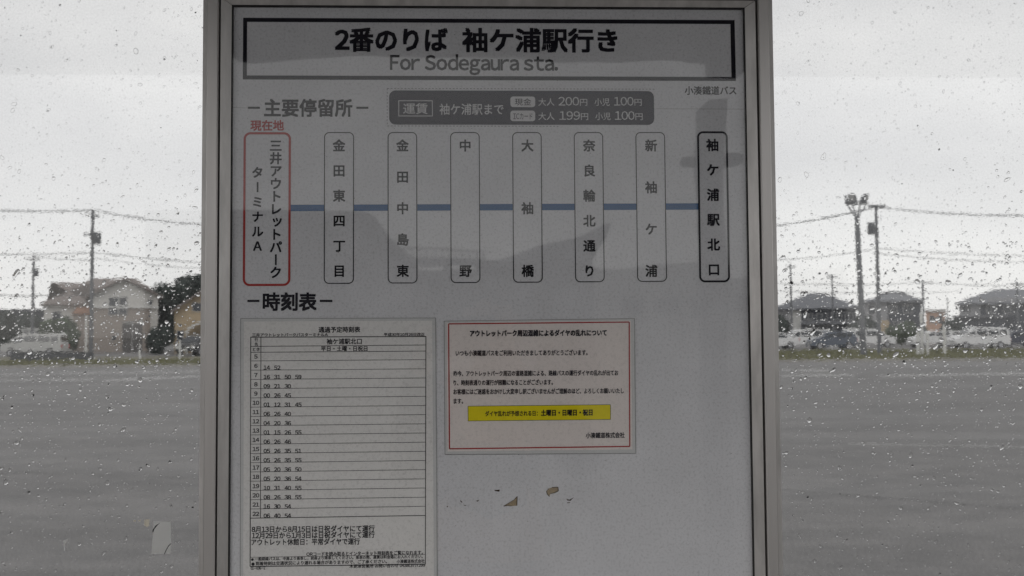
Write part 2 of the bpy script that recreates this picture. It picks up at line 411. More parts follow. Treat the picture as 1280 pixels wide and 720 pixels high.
def window(parent, x0, x1, z0, z1, y, name='window', fr=None):
    fr = fr or FRAMEW; w = .07
    f = MB(); f.box((x0 - w, y - .05, z0 - w), (x1 + w, y + .02, z0)); f.box((x0 - w, y - .05, z1), (x1 + w, y + .02, z1 + w))
    f.box((x0 - w, y - .05, z0), (x0, y + .02, z1)); f.box((x1, y - .05, z0), (x1 + w, y + .02, z1))
    if x1 - x0 > .9: c = (x0 + x1) / 2; f.box((c - .03, y - .04, z0), (c + .03, y + .02, z1))
    fo = f.build(name, fr, parent)
    g = MB(); g.box((x0, y - .015, z0), (x1, y + .01, z1)); g.build('pane', PANE, fo)
    return fo
def gable_roof(b, x0, x1, y0, y1, ze, zr, th=.15):   # ridge runs along y, gable faces the camera
    c = (x0 + x1) / 2
    b.prism([(x0, y0, ze), (c, y0, zr), (x1, y0, ze), (x1, y0, ze - th), (c, y0, zr - th * 1.3), (x0, y0, ze - th)], (0, y1 - y0, 0))
def hip_roof(b, x0, x1, y0, y1, ze, zr, th=.15, in_=None):
    dy = (y1 - y0) / 2; i = in_ if in_ is not None else dy
    v = [(x0, y0, ze), (x1, y0, ze), (x1, y1, ze), (x0, y1, ze), (x0 + i, y0 + dy, zr), (x1 - i, y0 + dy, zr),
         (x0, y0, ze - th), (x1, y0, ze - th), (x1, y1, ze - th), (x0, y1, ze - th)]
    b.add(v, [(0, 1, 5, 4), (1, 2, 5), (2, 3, 4, 5), (3, 0, 4), (6, 7, 1, 0), (7, 8, 2, 1), (8, 9, 3, 2), (9, 6, 0, 3), (9, 8, 7, 6)])
def ZP(px, py, Y): return B(px, py, Y).z

# left: off-white gabled house with brick lower storey
Y = 95.0; X = lambda px: XW(px, Y); Z = lambda py, px=130: ZP(px, py, Y)
h = thing('house', 'gabled white house with pinkish brick lower storey behind the left utility pole', 'house', (X(150), Y, 0))
b = MB(); gz_ = Z(370); b.prism([(X(112), Y, Z(384)), (X(198), Y, Z(384)), (X(198), Y, gz_), (X(155), Y, Z(351)), (X(112), Y, gz_)], (0, 8, 0)); b.build('upper_wall', W_WHITE, h)
b = MB(); b.box((X(113), Y + .05, 0), (X(188), Y + 8, Z(384))); b.build('brick_wall', W_BRICK, h)
b = MB(); b.box((X(188), Y + .1, 0), (X(197.5), Y + 8, Z(384))); b.build('side_wall', W_WHITE, h)
b = MB(); b.box((X(112), Y - .12, Z(385.5)), (X(198), Y - .002, Z(383))); b.build('floor_band', TRIM, h)
b = MB(); b.box((X(54), Y + 3, 0), (X(111.5), Y + 10, Z(380))); b.build('wing_wall', W_WHITE, h)
b = MB(); hip_roof(b, X(49), X(118), Y + 2.4, Y + 10.6, Z(379), Z(350), in_=4.4); b.build('wing_roof', R_BROWN, h)
b = MB(); gable_roof(b, X(106), X(204), Y - .6, Y + 8.5, Z(370), Z(346), .22); b.build('roof', R_BROWN, h)
b = MB(); hip_roof(b, X(90), X(192), Y + 8.2, Y + 15, Z(356), Z(340), in_=1.5); b.build('rear_roof', R_BROWN, h)
b = MB(); b.box((X(95), Y + 8.8, 0), (X(188), Y + 14, Z(358))); b.build('rear_wall', W_WHITE, h)
b = MB(); b.box((X(92), Y + 1.2, 0), (X(112), Y + 3, Z(389))); b.build('porch_wall', W_BRICK, h)
b = MB(); b.prism([(X(89), Y + .9, Z(392)), (X(113), Y + .9, Z(392)), (X(112), Y + .9, Z(384)), (X(96), Y + .9, Z(384))], (0, 2.1, 0)); b.build('porch_roof', mat('roof_terracotta', (.34, .20, .14), .8, 0, .15, 3), h)
window(h, X(136), X(146.5), Z(393), Z(372), Y - .001); window(h, X(149), X(158), Z(393), Z(372), Y - .001)
window(h, X(140), X(144), Z(425), Z(419), Y + .05); window(h, X(186), X(190), Z(381), Z(375), Y - .001)
window(h, X(65), X(74), Z(401), Z(390), Y + 3)
b = MB(); b.box((X(153), Y - .02, 0), (X(178), Y + .06, Z(403))); dd = b.build('entrance_shade', mat('entrance_dark', (.06, .055, .055), .6, 0, .3, 2), h)  # flat dark panel, the shade of the recessed entrance put into its colour
b = MB(); b.box((X(165), Y - .05, 0), (X(166), Y - .021, Z(404))); b.box((X(153), Y - .05, Z(404)), (X(178), Y - .021, Z(402.5))); b.build('door_frame', FRAMEW, dd)

face(h, 95)
# ochre house to the right of it
Y = 88.0
h = thing('house', 'ochre house with sloping brown roof and white carport beside the left edge of the sign', 'house', (XW(245, Y), Y, 0))
X = lambda px: XW(px, Y); Z = lambda py, px=235: ZP(px, py, Y)
b = MB(); b.prism([(X(218), Y, 0), (X(300), Y, 0), (X(300), Y, Z(388)), (X(259), Y, Z(362)), (X(218), Y, Z(388))], (0, 9, 0)); b.build('wall', W_OCHRE, h)
b = MB(); gable_roof(b, X(213), X(305), Y - .6, Y + 9.4, Z(389), Z(357), .2); b.build('roof', R_BROWN, h)
window(h, X(241), X(252), Z(389), Z(379), Y); window(h, X(262), X(272), Z(389), Z(379), Y); window(h, X(222), X(229), Z(425), Z(414), Y)
cp = MB(); pts = [(X(x), Y - 3.2, Z(y)) for x, y in ((231, 415), (236, 410), (244, 405), (254, 401), (268, 398), (268, 400), (254, 403), (244, 407.5), (237, 412), (233, 417))]
cp.prism(pts, (0, 2.9, 0)); cp.build('carport_roof', TRIM, h)
for yy in (-3.1, -.5):
    q = MB(); q.tube([(X(234), Y + yy, 0), (X(234), Y + yy, Z(414))], .05, 6); q.build('carport_post', TRIM, h)

face(h, 88)
# dark long building at far left
Y = 125.0; X = lambda px: XW(px, Y); Z = lambda py, px=20: ZP(px, py, Y)
h = thing('building', 'low dark flat-roofed building at the far left behind the silver van', 'building', (X(10), Y, 0))
b = MB(); b.box((X(-90), Y, 0), (X(54), Y + 12, Z(388))); b.build('wall', W_NAVY, h)
b = MB(); b.box((X(-92), Y - .3, Z(388)), (X(55), Y + 12.3, Z(386.5))); b.build('roof_slab', R_GREY, h)
for q in range(6): window(h, X(-60 + q * 19), X(-50 + q * 19), Z(412), Z(398), Y)
Y = 90.0; X = lambda px: XW(px, Y); Z = lambda py, px=40: ZP(px, py, Y)
h = thing('shed', 'small white flat-roofed shed just above the silver van', 'shed', (X(42), Y, 0))
b = MB(); b.box((X(28), Y, 0), (X(56), Y + 3, Z(412))); b.build('wall', W_LGREY, h)
b = MB(); b.box((X(27), Y - .2, Z(412)), (X(57), Y + 3.2, Z(410.5))); b.build('roof_slab', TRIM, h)
window(h, X(31), X(35), Z(420), Z(414.5), Y); window(h, X(45), X(52), Z(420), Z(414.5), Y)

# right: three dark houses
def rhouse(Y, label, x0, x1, ye, yr, walls, wins, in_=None, roofm=None):
    X = lambda px: XW(px, Y); Z = lambda py: ZP((x0 + x1) / 2, py, Y)
    h = thing('house', label, 'house', (X((x0 + x1) / 2), Y, 0), None)
    b = MB(); hip_roof(b, X(x0), X(x1), Y - .7, Y + 10.7, Z(ye), Z(yr), .2, in_); b.build('roof', roofm or R_GREY, h)
    for i, (a, c, top, m) in enumerate(walls):
        b = MB(); b.box((X(a), Y + .02 * i, 0), (X(c), Y + 10 - .02 * i, min(Z(top), Z(ye) - .2))); b.build('wall', m, h)
    for (a, c, t, bt) in wins: window(h, X(a), X(c), Z(bt), Z(t), Y)
    face(h, Y); return h, X, Z
h, X, Z = rhouse(140, 'grey hip-roofed house with light left wall, right next to the sign frame', 964, 1077, 385, 365,
      ((970, 987, 386, W_GREY), (987, 1001.5, 386, W_LGREY), (1001.5, 1070, 386, W_NAVY)),
      ((1006, 1016, 392, 400), (1022, 1034, 392, 400), (1040, 1052, 392, 400), (1057, 1066, 392, 400), (973, 981, 392, 401), (1008, 1018, 408, 418), (1026, 1044, 408, 420)), 5.5)
b = MB(); hip_roof(b, X(1000), X(1072), 139, 140.02, Z(404), Z(402), .1, .3); b.build('porch_roof', R_GREY, h)
h, X, Z = rhouse(132, 'dark grey hip-roofed house behind the pair of tall poles', 1077, 1156, 376, 362,
      ((1081, 1110, 377, W_GREY), (1110, 1152, 377, W_NAVY)),
      ((1086, 1094, 382, 392), (1112, 1122, 382, 391), (1130, 1141, 382, 391), (1090, 1104, 402, 414), (1118, 1128, 402, 414)), 5.2)
b = MB(); b.box((X(1098), 131.9, 0), (X(1112), 131.995, Z(400))); b.build('tan_panel', W_OCHRE, h)
h, X, Z = rhouse(118, 'large slate-roofed house with dark ground floor, at the right edge', 1193, 1332, 378, 359,
      ((1198, 1226, 379, W_GREY), (1226, 1326, 379, W_NAVY)),
      ((1203, 1213, 382, 390), (1234, 1246, 382, 391), (1256, 1272, 382, 391), (1290, 1304, 382, 391), (1210, 1222, 402, 413), (1240, 1256, 402, 413)), 5.0)
b = MB(); b.box((X(1190), 115.6, Z(396)), (X(1262), 117.95, Z(394))); b.build('lower_roof', R_GREY, h)
b = MB(); b.box((X(1192), 116, 0), (X(1258), 117.93, Z(396.2))); b.build('lower_wall', W_NAVY, h)
b = MB(); b.box((X(1236), 117.75, Z(379)), (X(1290), 117.97, Z(372.5))); b.build('gable_panel', W_GREY, h)
Y = 112.0; X = lambda px: XW(px, Y); Z = lambda py, px=1170: ZP(px, py, Y)
h = thing('house', 'small orange flat-topped house in the gap between the dark houses', 'house', (X(1171), Y, 0))
b = MB(); b.box((X(1158), Y, 0), (X(1182), Y + 8, Z(389))); b.build('wall', W_ORANGE, h)
b = MB(); b.box((X(1156.5), Y - .4, Z(389)), (X(1183.5), Y + 8.4, Z(386.5))); b.build('roof_slab', TRIM, h)
window(h, X(1163), X(1168), Z(403), Z(395), Y); window(h, X(1173), X(1178), Z(403), Z(395), Y)
face(h, 112)
rhouse(120, 'pale house standing behind the right half of the sign', 760, 880, 380, 360, ((766, 820, 381, W_LGREY), (820, 874, 381, W_GREY)), ((780, 792, 386, 395), (830, 842, 386, 395), (784, 800, 404, 416)), 5)
rhouse(116, 'off-white house standing behind the middle of the sign', 500, 640, 382, 358, ((506, 580, 383, W_WHITE), (580, 634, 383, W_BRICK)), ((520, 534, 388, 398), (600, 612, 388, 398), (540, 560, 406, 420)), 5, R_BROWN)
rhouse(124, 'brown-roofed house standing behind the left half of the sign', 330, 440, 384, 364, ((336, 434, 385, W_OCHRE),), ((350, 362, 389, 398), (400, 412, 389, 398)), 5, R_BROWN)
# far wood: one low uncountable mass behind all the houses
fw = MB()
for i in range(16000):
    x = rng.uniform(-150, 150); y = 172 + rng.uniform(0, 5); hgt = 2.6 + 1.1 * sin(x * .21) + .8 * sin(x * .57 + 1)
    z = rng.random() ** .7 * hgt; a = Vector((rng.gauss(0, 1), rng.gauss(0, 1), rng.gauss(0, 1))).normalized() * .55; e_ = a.cross(Vector((rng.gauss(0, 1), rng.gauss(0, 1), rng.gauss(0, 1)))).normalized() * .4
    c = Vector((x, y, z)); fw.add([c - a, c + e_, c + a, c - e_], [(0, 1, 2, 3)])
setp(fw.build('far_wood', LEAFD), 'low dark line of far trees behind the houses on the horizon', 'trees', kind='stuff')
# low masonry wall at left and hedge strips
Y = 56.0; X = lambda px: XW(px, Y)
h = thing('block_wall', 'low dark block wall in front of the silver van at left', 'wall', (X(55), 57.2, 0))
nb = 12; x0 = X(2); x1 = X(105); bw = (x1 - x0) / nb
WB = mat('dark_block', (.065, .068, .075), .85, 0, .25, 4)
for r_ in range(2):
    for i in range(nb):
        q = MB(); o_ = bw * .5 * r_; q.box((x0 + i * bw + .01 + o_ * .0, 57.1 + .006 * ((i + r_) % 2), .0 + r_ * .27), (x0 + (i + 1) * bw - .01, 57.3, .26 + r_ * .27)); q.build('block', WB, h)
q = MB(); q.box((x0, 57.11, .0), (x1, 57.29, .52)); q.build('mortar_core', W_NAVY, h)
q = MB(); q.box((x0 - .03, 57.06, .54), (x1 + .03, 57.34, .60)); q.build('coping', WB, h)

def gp(px, Y, z=0): return (XW(px, Y), Y, z)
def blobs_px(px_list, Y):
    return px_list
def P2(px0, px1, Y): return abs(XW(px1, Y) - XW(px0, Y))
k = P2(0, 1, 105)
plant('tall_tree', 'tall dense dark tree rising between the white house and the ochre house', 'tree', gp(222, 106), [((-.9, 0, 5.4), (2.1, 2, 2.0)), ((1.4, 0, 6.2), (2.2, 2, 1.9)), ((-.2, 0, 3.2), (1.9, 1.8, 2.4)), ((3.4, 0, 6.4), (2.4, 2, 1.8))], 9000, .22, LEAFD, .2)
plant('tall_tree', 'dark tree half hidden behind the left frame of the sign', 'tree', gp(262, 108), [((0, 0, 6.0), (2.6, 2, 2.4)), ((-1, 0, 3), (2, 2, 2.4))], 5000, .22, LEAFD, .2)
plant('shrub', 'dark rounded shrub at the foot of the white house beside its entrance', 'shrub', gp(201, 84), [((-.3, 0, 1.1), (.95, .8, 1.2)), ((.5, 0, 1.5), (.7, .7, 1.0))], 4500, .12, LEAFD, .06)
plant('shrub', 'spreading green shrub behind the roof of the silver van', 'shrub', gp(72, 84), [((-.6, 0, 2.3), (1.1, .8, .7)), ((.5, 0, 2.4), (1.1, .8, .8)), ((1.1, 0, 1.4), (.8, .8, 1.0))], 4500, .13, LEAFG, .07)
plant('shrub', 'dark green shrub between parked cars near the white posts', 'shrub', gp(1126, 100), [((-.5, 0, 1.2), (1.2, .9, 1.1)), ((.8, 0, 1.5), (1.1, .9, 1.2))], 4000, .14, LEAFG, .07)
plant('shrub', 'dark shrub against the grey house by the sign frame', 'shrub', gp(975, 112), [((0, 0, 1.9), (1.2, .9, 1.7))], 3000, .15, LEAFD, .07)
plant('shrub', 'dark bush under the eaves between the two grey hip-roofed houses', 'shrub', gp(1074, 108), [((-.3, 0, 1.3), (1.3, .9, 1.2)), ((.8, 0, 2.1), (1.0, .8, 1.2))], 3000, .15, LEAFD, .07)
plant('shrub', 'dark bush between the orange house and the large slate-roofed house', 'shrub', gp(1188, 104), [((-.2, 0, 1.5), (.9, .8, 1.3)), ((.6, 0, 1.9), (.8, .7, 1.0))], 3000, .15, LEAFD, .07)
plant('shrub', 'low green bush behind the white posts left of the orange house', 'shrub', gp(1150, 102), [((-.2, 0, 1.1), (1.2, .9, 1.0))], 2500, .15, LEAFG, .07)
for i, (px, lb) in enumerate(((8, 'leftmost dark evergreen before the flat-roofed building'), (33, 'dark evergreen above the white shed'))):
    plant('evergreen_tree', lb, 'tree', gp(px, 112), [((0, 0, 2.6), (1.6, 1.4, 1.9)), ((.4, 0, 1.2), (1.5, 1.3, 1.3))], 3500, .18, LEAFD, .1)
# hedge-like low grass strip behind the posts on the right (rough ground cover)
gb = MB()
for i in range(9000):
    x = rng.uniform(XW(960, 66), XW(1300, 66)); y = rng.uniform(63.3, 70)
    h_ = rng.uniform(.08, .3); a = rng.uniform(0, pi); w = rng.uniform(.04, .12)
    gb.add([(x - cos(a) * w, y - sin(a) * w, -.02), (x + cos(a) * w, y + sin(a) * w, -.02), (x + rng.uniform(-.1, .1), y, h_)], [(0, 1, 2)])
setp(gb.build('rough_grass', GRASS), 'rough olive grass strip in front of the parked cars on the right', 'grass', kind='stuff')
sheet('house_forecourt', -200, 74, 200, 170, 0.0, ASPH)

# ------------------------------------------------------------------ vehicles
TYRE = mat('tyre', (.02, .02, .02), .8); RIM = mat('rim', (.4, .4, .42), .4, .6); LAMP = mat('headlamp', (.6, .6, .58), .2); TAIL = mat('tail_lamp', (.35, .03, .03), .3)
CGLASS = mat('car_glass', (.02, .024, .03), .08)
def paint(n, c): return mat(n, c, .3, 0, .04, 3)
PLATE = mat('plate', (.6, .6, .58), .5)
def car(name, label, kind, m, px, Y, rot=0, group='cars parked beyond the lot'):
    """side profile along local x (nose at -x)"""
    if kind == 'van':
        Lh, Wd = 2.35, .85
        body = [(-2.35, .35), (-2.35, .78), (-2.25, .95), (-1.65, 1.08), (2.28, 1.10), (2.35, .9), (2.35, .35)]
        cab = [(-1.65, 1.08), (-.95, 1.68), (-.6, 1.76), (2.05, 1.78), (2.22, 1.66), (2.28, 1.10)]
        wins = [(-1.32, -.62), (-.52, .42), (.52, 1.42), (1.5, 2.08)]; zw = (1.14, 1.60)
    elif kind == 'hatch':
        Lh, Wd = 1.95, .82
        body = [(-1.95, .32), (-1.95, .72), (-1.8, .9), (-1.15, 1.0), (1.9, 1.02), (1.95, .8), (1.95, .32)]
        cab = [(-1.15, 1.0), (-.5, 1.48), (-.15, 1.54), (1.35, 1.54), (1.6, 1.45), (1.9, 1.02)]
        wins = [(-.78, .1), (.2, 1.0), (1.08, 1.5)]; zw = (1.05, 1.42)
    else:
        Lh, Wd = 2.2, .86
        body = [(-2.2, .30), (-2.2, .66), (-2.05, .84), (-1.05, .95), (1.45, .97), (2.1, .94), (2.2, .75), (2.2, .30)]
        cab = [(-1.05, .95), (-.35, 1.38), (0, 1.45), (.85, 1.44), (1.1, 1.38), (1.7, .97)]
        wins = [(-.62, .2), (.3, 1.15)]; zw = (1.0, 1.33)
    t = thing(name, label, 'car', (0, 0, 0), group)
    def loft(prof, w0, w1):
        zs = [p[1] for p in prof]; z0, z1 = min(zs), max(zs); v = []
        for s in (-1, 1):
            for x, z in prof: v.append((x, s * (w0 + (w1 - w0) * ((z - z0) / (z1 - z0))), z))
        n = len(prof)
        return v, [tuple(range(n)), tuple(range(n, 2 * n))[::-1]] + [(i, n + i, n + (i + 1) % n, (i + 1) % n) for i in range(n)]
    bm_ = MB(); bm_.add(*loft(body, Wd, Wd * .97)); bo = bm_.build('body', m, t)
    bv = bo.modifiers.new('b', 'BEVEL'); bv.width = .05; bv.segments = 2
    c = MB(); c.add(*loft(cab, Wd * .95, Wd * .76)); co = c.build('cabin', m, t); bv = co.modifiers.new('b', 'BEVEL'); bv.width = .05; bv.segments = 2
    zc0, zc1 = cab[0][1], max(p[1] for p in cab)
    wy = lambda z: Wd * .95 + (Wd * .76 - Wd * .95) * ((z - zc0) / (zc1 - zc0)) + .006
    def top(x):
        for (xa, za), (xb, zb) in zip(cab, cab[1:]):
            if xa <= x <= xb: return za + (zb - za) * (x - xa) / (xb - xa)
        return zc0
    for a, bx in wins:
        z0, z1 = zw; ta = min(z1, top(a) - .06); tb_ = min(z1, top(bx) - .06)
        for s in (-1, 1):
            q = MB(); q.prism([(a, s * wy(z0), z0), (bx, s * wy(z0), z0), (bx, s * wy(tb_), tb_), (a, s * wy(ta), ta)], (0, -s * .03, 0)); q.build('side_window', CGLASS, t)
    def slanted(p, q_, nm):
        (xa, za), (xb, zb) = p, q_
        d = Vector((xb - xa, 0, zb - za)); nrm = Vector((-d.z, 0, d.x)).normalized()
        if nrm.z < 0: nrm = -nrm
        A = Vector((xa, 0, za)) + d * .1 + nrm * .012; Bq = Vector((xb, 0, zb)) - d * .1 + nrm * .012
        wa, wb = wy(za) - .1, wy(zb) - .1
        q = MB(); q.prism([(A.x, -wa, A.z), (A.x, wa, A.z), (Bq.x, wb, Bq.z), (Bq.x, -wb, Bq.z)], -nrm * .03); q.build(nm, CGLASS, t)
    slanted(cab[0], cab[1], 'windscreen'); slanted(cab[-1], cab[-2], 'rear_window')
    for x in (-Lh * .64, Lh * .62):
        for s in (-1, 1):
            q = MB(); q.tube([(x, s * (Wd - .16), .31), (x, s * (Wd + .015), .31)], .31, 18); w = q.build('wheel', TYRE, t)
            q = MB(); q.tube([(x, s * (Wd - .02), .31), (x, s * (Wd + .03), .31)], .19, 12); q.build('rim', RIM, w)
    for s in (-1, 1):
        q = MB(); q.box((-Lh - .015, s * .48, .6), (-Lh + .12, s * (Wd - .05), .76)); q.build('headlight', LAMP, t)
        q = MB(); q.box((Lh - .12, s * .56, .68), (Lh + .015, s * (Wd - .03), .92)); q.build('tail_light', TAIL, t)
        q = MB(); q.box((wins[0][0] - .05, s * (Wd + .01), zw[0] - .02), (wins[0][0] + .1, s * (Wd + .17), zw[0] + .12)); q.build('mirror', m, t)
    q = MB(); q.box((-Lh - .02, -.17, .42), (-Lh + .02, .17, .54)); q.build('number_plate', PLATE, t)
    q = MB(); q.box((-Lh - .012, -.5, .58), (-Lh + .05, .4, .7)); q.build('grille', TYRE, t)
    t.location = (XW(px, Y), Y, 0); t.rotation_euler = (0, 0, rad(rot)); t.scale = (1, 1, 1)
    return t
WHITEP = paint('paint_white', (.62, .62, .62)); SILV = paint('paint_silver', (.40, .40, .39)); BLUEG = paint('paint_blue_grey', (.075, .09, .12)); NAVY = paint('paint_navy', (.04, .045, .07)); BLK = paint('paint_black', (.03, .03, .032))
car('parked_van', 'silver minivan behind the low dark block wall at left', 'van', SILV, 44, 78)
car('parked_car', 'black car parked under the white carport, nearest the left sign frame', 'hatch', BLK, 246, 76, 80)
car('parked_car', 'white hatchback with pale rims, nearest the right sign frame', 'van', WHITEP, 1005, 90)
car('parked_car', 'white sedan seen past the right side of the sign, lowest and leftmost', 'sedan', WHITEP, 965, 86)
car('parked_car', 'dark blue-grey hatchback standing in front of the white one', 'hatch', BLUEG, 1039, 82)
car('parked_car', 'white estate car behind the foot of the floodlight pole', 'van', WHITEP, 1085, 92, 180)
car('parked_car', 'white hatchback behind the group of white posts', 'hatch', WHITEP, 1163, 90)
car('parked_car', 'silver hatchback left of the white minivan', 'hatch', SILV, 1193, 94)
car('parked_van', 'long white minivan in front of the large slate-roofed house', 'van', WHITEP, 1223, 82)
car('parked_car', 'dark navy car at the right edge behind the white minivan', 'hatch', NAVY, 1272, 86)

# ------------------------------------------------------------------ poles, lights, wires
CONC = mat('pole_concrete', (.105, .11, .12), .85, 0, .15, 4)
STEEL = mat('dark_steel', (.06, .065, .075), .6, .3)
POSTW = mat('post_white', (.55, .55, .53), .6)
def up(px, py0, Y, base_px=None):
    top = B(px, py0, Y); return Vector((top.x, Y, 0)), top
def utility(label, px, py, Y, r, arms, trans, group='utility poles along the street'):
    b0, top = up(px, py, Y); t = thing('utility_pole', label, 'utility pole', b0, group)
    q = MB(); q.tube([b0 + Vector((0, 0, -.1)), top], [r, r * .65], 10); q.build('pole', CONC, t)
    for dz, w in arms:
        q = MB(); c = top + Vector((0, -.1, -dz)); q.box(c - Vector((w, .05, .05)), c + Vector((w, .05, .05))); a = q.build('crossarm', STEEL, t)
        for s in (-.9, -.45, .45, .9):
            q = MB(); q.tube([c + Vector((w * s, 0, .05)), c + Vector((w * s, 0, .2))], [.05, .03], 6); q.build('insulator', TRIM, a)
    for dx, dz, rr_, hh in trans:
        q = MB(); c = top + Vector((dx, -.25, -dz)); q.tube([c, c + Vector((0, 0, .04)), c + Vector((0, 0, hh))], [rr_ * .9, rr_, rr_], 12); q.build('transformer', STEEL, t)
        q = MB(); q.box(c + Vector((min(0, -dx) - .03, .0, hh * .4)), c + Vector((max(0, -dx) + .03, .3, hh * .5))); q.build('bracket', STEEL, t)
    return top
UL = utility('tall concrete utility pole with a transformer in front of the white gabled house', 116, 262, 66, .15, [(.45, .45), (1.7, .55)], [(.42, 2.35, .24, .8), (.1, 2.0, .16, .5)])
utility('thin utility pole with a grey box rising behind the silver van', 42, 320, 82, .13, [(.3, .5)], [(.35, 1.75, .2, .7)])
UR = utility('slim utility pole standing just right of the floodlight pole', 1095, 256, 60, .14, [(.1, .55)], [(-.45, 1.9, .22, .75)])
utility('short distant utility pole over the grey house nearest the sign', 988, 329, 105, .13, [(.4, .5)], [])
utility('short distant utility pole right of the grey roof ridge', 1040, 343, 105, .11, [(.3, .6)], [])
utility('distant utility pole in the gap beside the orange house', 1153, 350, 100, .14, [(.3, 1.0)], [])
utility('distant utility pole at the right edge above the slate roof', 1271, 352, 110, .14, [(.3, .8)], [])
utility('thin distant pole left of the large slate-roofed house', 1184, 372, 108, .07, [], [])
# floodlight pole
b0, top = up(1071, 270, 55); b0 = Vector((XW(1079, 55), 55, 0))
t = thing('floodlight_pole', 'tall dark lighting pole with a ring of floodlights, right of the sign', 'floodlight pole', b0)
q = MB(); q.tube([b0, b0.lerp(top, .5), top], [.19, .16, .13], 12); q.build('pole', CONC, t)
q = MB(); q.tube([b0, b0 + Vector((0, 0, .25))], .3, 12); q.build('base_flange', STEEL, t)
rx = .62
q = MB(); rz = top.z + .75
ring = [top + Vector((rx * cos(2 * pi * i / 16), rx * sin(2 * pi * i / 16), .75)) for i in range(17)]
q.tube(ring, .035, 6)
for i in (0, 4, 8, 12): q.tube([top + Vector((0, 0, -.1)), top + (ring[i] - top) * .6 + Vector((0, 0, -.1)), ring[i]], .04, 6)
q.build('lamp_ring', STEEL, t)
for i in (1, 4, 7, 10, 14):
    c = top + (ring[i] - top) * .72 + Vector((0, 0, .42)); dv = (ring[i] - top); dv.z = 0; dv.normalize(); sd_ = Vector((-dv.y, dv.x, 0))
    upv = (Vector((0, 0, 1)) + dv * .35).normalized(); q = MB()
    q.prism([c - sd_ * .2 - upv * .24, c + sd_ * .2 - upv * .24, c + sd_ * .2 + upv * .24, c - sd_ * .2 + upv * .24], dv * .16); fo = q.build('floodlight', STEEL, t)
    q = MB(); q.prism([c - sd_ * .16 - upv * .2 + dv * .163, c + sd_ * .16 - upv * .2 + dv * .163, c + sd_ * .16 + upv * .2 + dv * .163, c - sd_ * .16 + upv * .2 + dv * .163], dv * .01); q.build('lens', FRAMEW, fo)
    q = MB(); q.tube([ring[i], c], .03, 5); q.build('stem', STEEL, t)
WIRE = mat('wire', (.06, .06, .065), .7)
def wire(a, b, sag, r, label):
    q = MB(); n = 18; a = Vector(a); b = Vector(b)
    q.tube([a.lerp(b, i / n) - Vector((0, 0, sag * 4 * (i / n) * (1 - i / n))) for i in range(n + 1)], r, 5)
    return setp(q.build('overhead_wire', WIRE), label, 'wire', 'overhead wires')
wire(B(-60, 260, 66), B(116, 262.5, 65.9), .15, .038, 'top overhead cable reaching the left utility pole from the left edge')
wire(B(116, 262.5, 65.9), B(300, 282, 66), .25, .038, 'top overhead cable from the left utility pole to the sign frame')
wire(B(-60, 316, 66), B(116, 315.5, 65.9), .12, .03, 'middle overhead wire left of the left utility pole')
wire(B(116, 315.5, 65.9), B(300, 330, 66), .12, .03, 'middle overhead wire right of the left utility pole')
wire(B(116, 322, 65.9), B(300, 336, 66), .2, .02, 'lower of the two middle wires right of the left utility pole')
wire(B(-60, 368, 82), B(130, 368, 82), .1, .045, 'lowest straight wire over the flat-roofed building at left')
wire(B(42, 320, 82), B(118, 325, 66), .1, .025, 'short wire between the two left utility poles')
wire(B(900, 288, 60), B(1095, 258.5, 59.9), .25, .045, 'top overhead cable between the sign frame and the slim pole')
wire(B(1095, 258.5, 59.9), B(1340, 267, 60), .3, .038, 'top overhead cable from the slim pole to the right edge')
wire(B(940, 326, 60), B(1090, 312, 59.9), .15, .022, 'middle wire from the sign frame to the slim pole')
wire(B(1090, 310, 59.9), B(1340, 320, 60), .15, .022, 'middle wire from the slim pole to the right edge')
wire(B(1090, 316, 59.9), B(1340, 326, 60), .25, .022, 'lower middle wire from the slim pole to the right edge')
wire(B(940, 352, 100), B(1153, 353, 100), .3, .035, 'low distant wire left of the orange house pole')
wire(B(1153, 353, 100), B(1340, 353, 100), .3, .035, 'low distant wire right of the orange house pole')
wire(B(940, 362, 105), B(1200, 364, 105), .3, .03, 'lowest distant wire crossing behind the floodlight pole')
# white marker posts on the verge
for i, (px, t0, Y, lb) in enumerate(((1147, 415, 58, 'first white post from the left in the cluster of three'), (1151.5, 391, 58.6, 'tall white post in the middle of the cluster of three'),
                                  (1159, 416, 58, 'third white post, right of the tall one'), (1180, 407, 56, 'single white post in front of the silver hatchback'),
                                  (175, 431, 62, 'white post in front of the dark entrance of the white house'), (225, 426, 62, 'white post beside the carport of the ochre house'),
                                  (108, 396, 64, 'slender white post at the right end of the block wall'))):
    b0, top = up(px, t0, Y); t = thing('marker_post', lb, 'post', b0, 'white posts beyond the lot')
    q = MB(); q.tube([b0, top], .1 if px > 1000 else .07, 8); q.build('post', POSTW, t)
    q = MB(); q.tube([top, top + Vector((0, 0, .05))], [.12 if px > 1000 else .09, .05], 8); q.build('cap', POSTW, t)

# ------------------------------------------------------------------ BUS SHELTER
CEIL = mat('shelter_ceiling', (.10, .10, .10), .6, 0, .08, 3)
PAVE = mat('paving_concrete', (.36, .355, .345), .8, 0, .15, 5, .3, 60)
q = MB(); q.box((-4, -1.75, .004), (4, .9, .13)); setp(q.build('shelter_floor', PAVE), kind='structure')
sh = thing('bus_shelter', 'glass-walled bus shelter the sign stands in, its wall speckled with rain', 'bus shelter', (0, .06, .13))
RY = 1.25
ZR = MR(600, 73, RY).z
q = MB(); q.box((-3.2, -RY + .05, ZR + .02), (3.2, .5, ZR + .09)); q.build('roof', CEIL, sh)
fas = [(290, 72), (300, 78), (315, 80), (335, 80), (360, 78), (400, 73), (440, 72), (560, 72), (640, 74), (700, 78), (770, 79), (850, 79), (860, 82), (880, 83), (881, 98), (917, 98), (922, 93), (928, 84), (936, 75)]
pts = [MR(x, y, RY) for x, y in fas]
xa, xb = pts[0].x, pts[-1].x
